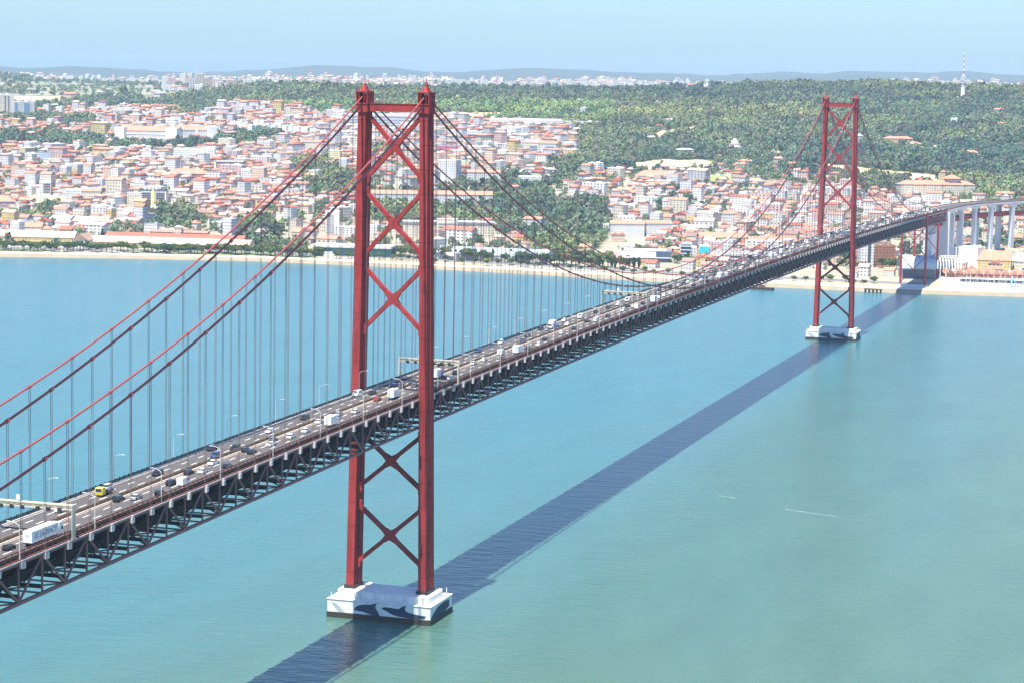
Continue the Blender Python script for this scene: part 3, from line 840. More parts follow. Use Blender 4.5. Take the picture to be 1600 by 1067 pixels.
# ================================================================== ROAD FURNITURE
def make_lamp():
    root = thing('street_lamp', '', 'street lamp')
    MB().tube([(0, 0, -1.2), (0, 0, 3), (0, 0, 7.4)], [.16, .13, .10]).build('pole', 'galv', root)
    MB().tube([(0, 0, 7.35), (.5, 0, 7.9), (1.5, 0, 8.35), (2.7, 0, 8.5)], .085).build('arm', 'galv', root)
    MB().box(3.0, 0, 8.5, .95, .4, .2).build('lamp_head', 'lamp', root)
    return root
def copy_tree(o, parent=None):
    c = o.copy(); COL.objects.link(c); c.parent = parent
    if parent: KIDS.setdefault(parent.name, []).append(c)
    for ch in list(KIDS.get(o.name, [])): copy_tree(ch, c)
    return c
proto = make_lamp(); first = True
for s, y0 in ((1, -287.6), (-1, -272.2)):
    nb, na = 0, 0
    yy = [y0 + 38.3 * k for k in range(47)]
    before = [y for y in yy if y < 0][::-1]; after = [y for y in yy if y >= 0]
    for lst, where in ((before, 'before'), (after, 'past')):
        for i, y in enumerate(lst):
            o = proto if first else copy_tree(proto); first = False
            o.location = (s * 11.15, y, zroad(y) - .2); o.rotation_euler = (0, 0, 0 if s < 0 else math.pi)
            tag(o, f"grey street lamp on the {'near' if s > 0 else 'far'} side parapet, {nth(i)} {where} the near tower", 'street lamp', 'street lamps along the bridge')

for y, lab in ((-262.0, 'cream sign gantry over the road beside the lettered lorry'), (40.5, 'cream sign gantry over the road just past the near tower'), (340.0, 'cream sign gantry over the road midway between the towers')):
    g = thing('sign_gantry', lab, 'gantry', (0, y, zroad(y)), 0, 'sign gantries over the bridge road')
    for s in (-1, 1):
        b = MB(); b.box(s * 11.9, -.5, 3.3, .4, .4, 8.8); b.box(s * 11.9, .5, 3.3, .4, .4, 8.8); b.build('post', 'cream', g)
    b = MB()
    for dy in (-.5, .5):
        for z in (6.5, 7.6): b.strip([(-12, dy, z), (12, dy, z)], .26, .26)
    for k in range(16):
        x = -12 + 1.5 * k
        for dy in (-.5, .5): b.beam((x, dy, 6.5 if k % 2 else 7.6), (x + 1.5, dy, 7.6 if k % 2 else 6.5), .14, .14)
        b.beam((x, -.5, 6.5), (x, .5, 6.5), .14, .14)
    b.box(0, 0, 7.05, 23.6, .5, .75)
    b.build('truss_beam', 'cream', g)
    for x in (-8.3, -5.2, -2.2, 2.2, 5.2, 8.3): MB().box(x, -.75, 6.3, 1.15, .25, 1.0).build('lane_signal', 'dark', g)
    MB().box(-3.6, -.2, 8.7, 1.1, .3, 1.2).build('camera_box', 'trailer', g)

# ================================================================== VEHICLES (forward = +y)
def wheel_mesh(r=.33, w=.22):
    b = MB(); n = 12
    b.prism([(r * math.cos(2 * math.pi * k / n), r * math.sin(2 * math.pi * k / n)) for k in range(n)], -w / 2, w / 2, 'yz')
    return b.mesh('wheel', 'tyre')
def add_wheels(root, xs, ys, r=.33, w=.24):
    me = wheel_mesh(r, w)
    for x in xs:
        for y in ys:
            o = link('wheel', me, root); o.location = (x, y, r)
def frustum(b, y0, y1, z0, z1, w0, w1, fy, ry):
    b.add([(-w0, y0, z0), (w0, y0, z0), (w0, y1, z0), (-w0, y1, z0), (-w1, y0 + ry, z1), (w1, y0 + ry, z1), (w1, y1 - fy, z1), (-w1, y1 - fy, z1)],
          [(3, 2, 1, 0), (4, 5, 6, 7), (0, 1, 5, 4), (1, 2, 6, 5), (2, 3, 7, 6), (3, 0, 4, 7)])
def make_car(kind):
    root = thing('car', '', 'car')
    L, H, hood, ry = {'hatch': (4.0, 1.48, 1.15, .35), 'sedan': (4.5, 1.43, 1.25, .75), 'suv': (4.5, 1.72, 1.25, .25)}[kind]
    b = MB(); h = L / 2; zb = .95 if kind != 'suv' else 1.08
    b.prism([(-h, .28), (-h + .1, .2), (h - .15, .2), (h, .35), (h, .62), (h - .12, .74), (h - hood, zb), (-h + .15, zb), (-h, .8)], -.87, .87, 'yz')
    frustum(b, -h + (.12 if kind != 'sedan' else .75), h - hood + .12, zb - .01, H, .82, .64, .75, ry)
    b.build('body', 'paint', root)
    g = MB(); y0 = -h + (.12 if kind != 'sedan' else .75); y1 = h - hood + .12
    frustum(g, y0 - .015, y1 + .015, zb + .06, H - .09, .825, .69, .66, ry * .8)
    g.build('window_band', 'glass', root)
    add_wheels(root, (-.8, .8), (-h + .75, h - .8))
    return root
def make_van():
    root = thing('van', '', 'van'); b = MB()
    b.prism([(-2.6, .3), (2.5, .3), (2.6, .6), (2.5, 1.0), (1.85, 1.2), (1.1, 2.1), (.8, 2.25), (-2.5, 2.25), (-2.6, 2.1)], -.98, .98, 'yz'); b.build('body', 'paint', root)
    g = MB(); g.add([(-.8, 1.87, 1.22), (.8, 1.87, 1.22), (.74, 1.17, 2.05), (-.74, 1.17, 2.05)], [(0, 1, 2, 3)])
    for s in (-1, 1): g.box(s * .985, 1.0, 1.55, .02, 1.0, .55)
    g.build('window_band', 'glass', root); add_wheels(root, (-.85, .85), (-1.6, 1.6), .35)
    return root
def make_lorry():
    root = thing('lorry', '', 'lorry'); b = MB()
    b.prism([(1.6, .5), (3.6, .5), (3.65, 1.3), (3.45, 2.4), (3.2, 2.6), (1.6, 2.6)], -1.15, 1.15, 'yz'); b.box(0, -.6, .75, .9, 6.0, .3); b.build('cab', 'paint', root)
    MB().add([(-1.0, 3.66, 1.4), (1.0, 3.66, 1.4), (.95, 3.49, 2.3), (-.95, 3.49, 2.3)], [(0, 1, 2, 3)]).build('windscreen', 'glass', root)
    MB().box(0, -1.1, 2.25, 2.45, 5.2, 2.7).build('cargo_box', 'trailer', root); add_wheels(root, (-.95, .95), (-2.2, 2.6), .45, .35)
    return root
def make_tow():
    root = thing('tow_truck', '', 'tow truck'); b = MB()
    b.prism([(1.3, .5), (3.3, .5), (3.4, 1.3), (3.2, 2.3), (2.9, 2.5), (1.3, 2.5)], -1.1, 1.1, 'yz'); b.build('cab', 'paint', root)
    MB().add([(-.95, 3.41, 1.4), (.95, 3.41, 1.4), (.9, 3.22, 2.25), (-.9, 3.22, 2.25)], [(0, 1, 2, 3)]).build('windscreen', 'glass', root)
    b = MB(); b.box(0, -1.2, .95, 2.2, 5.2, .25); b.box(0, 1.1, 1.5, 2.1, .15, 1.2); b.build('flat_bed', 'dark', root); add_wheels(root, (-.9, .9), (-2.2, 2.3), .42, .3)
    return root
def make_semi():
    root = thing('articulated_lorry', '', 'lorry'); b = MB()
    b.prism([(6.6, .6), (8.7, .6), (8.8, 1.4), (8.6, 2.9), (8.1, 3.6), (6.9, 3.7), (6.6, 3.6)], -1.2, 1.2, 'yz'); b.box(0, 5, .85, 1.0, 6.0, .3); b.build('cab', 'paint', root)
    g = MB(); g.add([(-1.05, 8.81, 1.6), (1.05, 8.81, 1.6), (1.0, 8.63, 2.75), (-1.0, 8.63, 2.75)], [(0, 1, 2, 3)])
    for s in (-1, 1): g.box(s * 1.205, 8.0, 2.1, .02, .9, .8)
    g.build('windscreen', 'glass', root)
    b = MB(); b.box(0, -.6, 2.55, 2.55, 13.4, 2.8); b.box(0, -.6, 1.08, 2.3, 13.2, .15)
    tr = b.build('trailer', 'trailer', root)
    b = MB()
    for s in (-1, 1): b.box(s * 1.2, 1.6, .75, .06, 5.0, .6)
    b.box(0, -7.25, 1.0, 2.4, .12, .25); b.build('side_skirt', 'dark', tr)
    cu = bpy.data.curves.new('lettering', 'FONT'); cu.body = 'EC LA ESPACT'; cu.size = 1.75; cu.shear = .25; cu.align_x = 'CENTER'; cu.align_y = 'CENTER'; cu.extrude = .01
    tmp = bpy.data.objects.new('tmp', cu); COL.objects.link(tmp)
    dg = bpy.context.evaluated_depsgraph_get(); me = bpy.data.meshes.new_from_object(tmp.evaluated_get(dg)); bpy.data.objects.remove(tmp)
    me.materials.clear(); me.materials.append(MT['ink'])
    # text x -> +y (forward), text y -> z, facing +x
    me.transform(Matrix(((0, 0, 1, 1.29), (1, 0, 0, -.5), (0, 1, 0, 2.5), (0, 0, 0, 1))))
    link('lettering', me, tr)
    b = MB(); b.box(-.55, -7.31, 2.3, .06, .04, 2.3); b.box(.55, -7.31, 2.3, .06, .04, 2.3); b.box(0, -7.31, 2.9, .9, .03, .7); b.build('rear_door_bar', 'galv', tr)
    add_wheels(root, (-1.0, 1.0), (-5.6, -4.3, -3.0, 4.2, 7.4), .5, .4)
    return root
PROTO = {}
def vehicle(kind):
    mk = {'hatch': lambda: make_car('hatch'), 'sedan': lambda: make_car('sedan'), 'suv': lambda: make_car('suv'), 'van': make_van, 'lorry': make_lorry, 'tow': make_tow, 'semi': make_semi}
    if kind not in PROTO:
        PROTO[kind] = mk[kind](); return PROTO[kind]
    return copy_tree(PROTO[kind])
def recolor(o, c):
    o.color = (*c, 1)
    for ch in KIDS.get(o.name, []): recolor(ch, c)
CC = {'black': (.012, .012, .014), 'white': (.82, .82, .80), 'silver': (.42, .43, .44), 'grey': (.14, .145, .15), 'blue': (.03, .06, .16), 'red': (.40, .04, .02), 'yellow': (.78, .60, .02), 'dark red': (.13, .02, .02)}
LANES = [(-8.5, 'left kerb lane'), (-5.3, 'left middle lane'), (-2.3, 'left median lane'), (2.2, 'right median lane'), (5.2, 'right middle lane'), (8.3, 'right kerb lane')]
def road_hit(px, py, dz=.7):
    z = 84.0
    for _ in range(8):
        p = hit_z(px, py, z); z = float(zroad(p[1])) + dz
    return p
SEEN = """91,794,suv,white 155,764,tow,yellow 245,738,suv,black 328,699,suv,black 334,710,suv,blue 331,721,sedan,white 364,698,suv,black 380,701,hatch,black
389,704,hatch,black 352,726,hatch,black 315,734,hatch,white 423,685,hatch,grey 419,692,sedan,white 419,672,hatch,white 450,680,hatch,white 474,671,hatch,white 472,651,suv,black
494,657,hatch,white 511,658,lorry,white 524,645,hatch,silver 551,641,sedan,white 565,639,van,white 583,622,hatch,red 596,622,hatch,black 615,616,lorry,white 552,615,van,white
577,612,hatch,black 617,601,sedan,blue 641,600,hatch,grey 679,585,lorry,blue 691,588,hatch,black 699,589,hatch,white 680,567,hatch,black 702,567,hatch,black 707,581,suv,black 735,566,hatch,white 757,561,hatch,white
744,547,hatch,blue 775,534,suv,white 784,551,van,white 782,558,hatch,dark_red 804,547,lorry,white 820,543,hatch,black 837,537,hatch,white 847,529,hatch,black 819,524,suv,black 813,531,hatch,blue 843,513,hatch,black
857,508,lorry,white 866,511,suv,blue 851,518,hatch,grey 879,500,hatch,white 883,506,sedan,white 874,519,hatch,white 893,512,hatch,black 904,495,van,white 914,501,hatch,black 929,500,hatch,white
931,495,hatch,white 947,493,hatch,black 930,487,hatch,black 949,480,hatch,black 965,475,hatch,white 969,484,sedan,white 978,478,suv,black 977,469,van,white 985,469,van,white 987,478,hatch,white 992,480,van,white
1001,473,hatch,black 1015,468,hatch,black 1021,469,lorry,white 1027,464,hatch,white 1028,461,hatch,black 1035,461,hatch,white 1028,453,hatch,black 1047,447,hatch,black 1049,458,hatch,white 1069,450,hatch,black
1066,443,hatch,black 1071,439,hatch,black 1084,444,hatch,red 1083,438,hatch,grey 1090,433,hatch,black 1096,432,hatch,white 12,853,hatch,black 183,778,suv,black 211,775,sedan,silver 265,753,suv,black 280,752,van,white 249,768,hatch,black 294,736,hatch,black"""
cars = []
for w in SEEN.split():
    a, c_, kind, colr = w.split(','); p = road_hit(float(a), float(c_), 1.4 if kind in ('lorry', 'tow') else .75)
    li = min(range(6), key=lambda i: abs(LANES[i][0] - (p[0] + .6)))
    cars.append([li, float(p[1]), kind, colr.replace('_', ' '), .25 * (p[0] + .6 - LANES[li][0])])
cars.append([5, float(road_hit(33, 851, .3)[1]) + 6.6, 'semi', 'white', 0])
seen_max = max(c[1] for c in cars)
r2 = random.Random(5)
for li in range(6):
    y = 470 + r2.uniform(0, 30)
    while y < 1690:
        cars.append([li, y, r2.choices(['hatch', 'sedan', 'suv', 'van', 'lorry'], [5, 3, 3, 1.2, .5])[0], r2.choices(['white', 'black', 'silver', 'grey', 'blue', 'red'], [6, 5, 3, 3, 1.3, .8])[0], 0])
        y += r2.choice([9, 12, 17, 25, 38]) + r2.uniform(4, 16)
by = {}
cars.sort(key=lambda c: c[1])
clean = []
last = {}
for c in cars:
    need = 17 if c[2] == 'semi' else 8.5 if c[2] in ('lorry', 'tow') else 6.2
    if c[0] in last and c[1] - last[c[0]] < need: continue
    last[c[0]] = c[1] + (10 if c[2] == 'semi' else 3 if c[2] in ('lorry', 'tow') else 0); clean.append(c)
cars = clean
NOUN = {'hatch': 'hatchback', 'sedan': 'saloon car', 'suv': 'tall estate car', 'van': 'van', 'lorry': 'box lorry', 'tow': 'tow truck', 'semi': 'articulated lorry'}
def sect(y): return 'before the near tower' if y < 0 else 'between the towers' if y < 1013 else 'beyond the far tower'
keys = {}
for c in cars: keys.setdefault((c[0], c[2], c[3], sect(c[1])), []).append(c)
for c in cars:
    li, y, kind, colr, jx = c
    o = vehicle(kind); x = LANES[li][0] + jx
    sl = (zroad(y + 3) - zroad(y - 3)) / 6
    o.location = (x, y, zroad(y) + .015); o.rotation_euler = (math.atan(sl) * (1 if li > 2 else -1), 0, 0 if li > 2 else math.pi)
    recolor(o, CC[colr])
    k = keys[(c[0], c[2], c[3], sect(c[1]))]
    lab = f"{colr} {NOUN[kind]}, {LANES[li][1]}, {sect(y)}"
    if len(k) > 1: lab += f", {nth(k.index(c))} of its kind"
    if kind == 'semi': lab = 'long white articulated lorry with dark lettering along its side in the kerb lane'
    if kind == 'tow': lab = 'yellow flatbed tow truck carrying a white car in the left lane'
    tag(o, lab, {'van': 'van', 'lorry': 'lorry', 'semi': 'lorry', 'tow': 'tow truck'}.get(kind, 'car'), 'vehicles driving on the bridge')
    if kind == 'tow':
        q = vehicle('suv'); q.location = (x, y + 1.2, zroad(y) + 1.1); q.rotation_euler = (0, 0, math.pi); recolor(q, CC['white'])
        tag(q, 'white car carried on the bed of the yellow tow truck', 'car', 'vehicles driving on the bridge')

# ================================================================== BUILDINGS
ROOF = {'orange': (.47, .225, .15), 'pale': (.54, .37, .30), 'red': (.36, .12, .08), 'brown': (.31, .20, .155), 'grey': (.42, .41, .40), 'white': (.80, .79, .76), 'blue': (.30, .36, .42), 'dark': (.12, .12, .13)}
WALL = {'white': (.67, .65, .62), 'cream': (.64, .57, .45), 'yellow': (.62, .48, .20), 'pink': (.62, .42, .38), 'peach': (.63, .47, .36), 'grey': (.50, .49, .48), 'blue': (.46, .56, .66), 'mauve': (.34, .23, .25), 'brick': (.36, .15, .10), 'red': (.45, .17, .12), 'mint': (.62, .74, .64)}
LM = []          # (x, y, phrase, radius)
FOOT = []        # (cx, cy, ux, uy, halfw, halfd)
def roof_mb(kind, w, d, h, rh, ov=.6, y0=0.0):
    b = MB(); a = w / 2 + ov; f, k, c = y0 - ov, y0 + d + ov, y0 + d / 2
    if kind == 'gable':
        b.add([(-a, f, h), (a, f, h), (a, k, h), (-a, k, h), (-a, c, h + rh), (a, c, h + rh)], [(3, 2, 1, 0), (0, 1, 5, 4), (2, 3, 4, 5), (1, 2, 5), (3, 0, 4)])
    elif kind == 'gablex':        # ridge runs away from the viewer
        b.add([(-a, f, h), (a, f, h), (a, k, h), (-a, k, h), (0, f, h + rh), (0, k, h + rh)], [(3, 2, 1, 0), (1, 2, 5, 4), (3, 0, 4, 5), (0, 1, 4), (2, 3, 5)])
    elif kind == 'hip':
        i = min(a * .95, (d / 2 + ov) * .95)
        b.add([(-a, f, h), (a, f, h), (a, k, h), (-a, k, h), (-a + i, c, h + rh), (a - i, c, h + rh)], [(3, 2, 1, 0), (0, 1, 5, 4), (2, 3, 4, 5), (1, 2, 5), (3, 0, 4)])
    else:
        w2, d2 = w - .5, d - .5
        b.box(0, c, h - .25, w - .02, d - .02, .3)
        for y in (y0 + .15, y0 + d - .15): b.box(0, y, h + .35, w + .1, .3, .9)
        for x in (-w / 2 + .1, w / 2 - .1): b.box(x, c, h + .33, .3, d - .62, .86)
        if w > 9 and d > 8:
            b.box(w * .18, c + d * .1, h + 1.1, min(5, w * .25), min(4, d * .3), 2.4); b.box(-w * .24, c - d * .12, h + .7, min(3, w * .15), min(3, d * .25), 1.5)
    return b
def walls_mb(w, d, h, kind='flat', rh=0, y0=0.0):
    b = MB(); a = w / 2
    b.walls([(-a, y0), (a, y0), (a, y0 + d), (-a, y0 + d)], 0, h)
    return b
def footprint(cx, cy, rz, w, d):
    fr_ = 24.0                      # open forecourt kept in front of each large building
    FOOT.append((cx - math.sin(rz) * (d - fr_) / 2, cy + math.cos(rz) * (d - fr_) / 2, math.cos(rz), math.sin(rz), w / 2 + 4, (d + fr_) / 2 + 3))
def lm(name, label, phrase, cat, x0, y0, x1, y1, hpx, depth, roof='flat', wall='white', rcol='white', rh=None, win=True, group=None, build=True):
    A, B = at(x0, y0), at(x1, y1)
    c = (A + B) / 2; w = math.hypot(B[0] - A[0], B[1] - A[1]); rz = math.atan2(B[1] - A[1], B[0] - A[0])
    m = math.hypot(c[0] - CAM[0], c[1] - CAM[1]) / 3500
    face = math.atan2(-(c[0] - CAM[0]), c[1] - CAM[1]); dl = max(-.32, min(.32, (rz - face + math.pi) % (2 * math.pi) - math.pi)); rz = face + dl
    w = abs(x1 - x0) * m / math.cos(dl); c[2] = float(zt(c[0], c[1])); ex, ey = math.cos(rz) * w / 2, math.sin(rz) * w / 2
    z0 = float(min(c[2], zt(c[0] - ex, c[1] - ey), zt(c[0] + ex, c[1] + ey))) - 1.5
    h = hpx * m + c[2] - z0
    t = thing(name, label, cat, (c[0], c[1], z0), rz, group)
    t['w'] = w; t['h'] = h; t['d'] = depth; t['m'] = m
    footprint(c[0], c[1], rz, w, depth)
    if phrase: LM.append((c[0], c[1], phrase))
    if build:
        walls_mb(w, depth, h).build('wall', 'facade' if win else 'wallplain', t, WALL.get(wall, wall))
        if rh is None: rh = 0 if roof == 'flat' else depth * .22
        roof_mb(roof, w, depth, h + .03, rh).build('roof', 'tile', t, ROOF.get(rcol, rcol))
    return t
def lbox(t, name, cx, cy, z0, sx, sy, sz, col, mat='tint'):
    return MB().box(cx, cy, z0 + sz / 2, sx, sy, sz).build(name, mat, t, WALL.get(col, ROOF.get(col, col)))

# --- waterfront rope hall
t = lm('market_hall', 'long low yellow hall with orange tiled roofs behind the left quay lawn', 'the long yellow hall', 'hall', 138, 384, 386, 395, 8, 26, 'gable', 'yellow', 'pale', 6.5)
w, d, h = t['w'], t['d'], t['h']
walls_mb(w * .84, 16, h + 5.5, y0=d + .3).build('rear_wall', 'facade', t, WALL['peach']); roof_mb('gable', w * .86, 16, h + 5.55, 4.2, y0=d + .3).build('rear_roof', 'tile', t, ROOF['red'])
walls_mb(w * .36, 9, h + 10.5, y0=d + 17).build('upper_wall', 'facade', t, WALL['yellow']); roof_mb('gable', w * .36, 9, h + 10.55, 2.5, y0=d + 17).build('upper_roof', 'tile', t, ROOF['brown'])
o = walls_mb(9, 7, h + 16.5, y0=d + 14); o.build('turret', 'facade', t, WALL['cream']); roof_mb('hip', 9, 7, h + 16.55, 2.5, y0=d + 14).build('turret_roof', 'tile', t, ROOF['grey'])
t = lm('market_hall', 'left wing of the yellow hall, under one faded orange roof', None, 'hall', -60, 376, 111, 381, 8, 24, 'gable', 'yellow', 'pale', 7)
t = lm('gate_pavilion', 'grey and white gabled pavilion between the two yellow hall wings', None, 'pavilion', 113, 386, 137, 388, 11, 34, 'gablex', 'white', 'brown', 7)
# --- palace on the hill: two wings meeting at a corner tower
t = lm('palace', 'large white palace with orange roofs and corner towers above a belt of trees', 'the white palace', 'palace', 189, 221, 274, 223.5, 17, 42, 'gable', 'white', 'orange', 8)
w, d, h, m = t['w'], t['d'], t['h'], t['m']
MB().box(-w / 2 + 2, -1, (h + 6) / 2, 17, 19, h + 6).build('corner_tower', 'conc', t); MB().box(w / 2 - 5, -1, (h + 6) / 2, 20, 22, h + 6).build('corner_tower', 'conc', t)
MB().box(0, -.3, h * .72, w * .96, .5, .8).build('cornice', 'conc', t); MB().box(0, -.3, h * .38, w * .96, .5, .7).build('cornice', 'conc', t)
t = lm('palace_wing', 'shaded east wing of the white palace with a white end pavilion', None, 'palace', 281, 221.5, 333, 217, 15, 38, 'gable', 'white', 'orange', 8)
w, h = t['w'], t['h']
MB().box(w / 2 - 5, 0, (h + 6) / 2, 15, 18, h + 6).build('end_pavilion', 'conc', t); MB().box(0, -.4, h / 2, 4, 1.6, h + 3).build('centre_bay', 'conc', t)

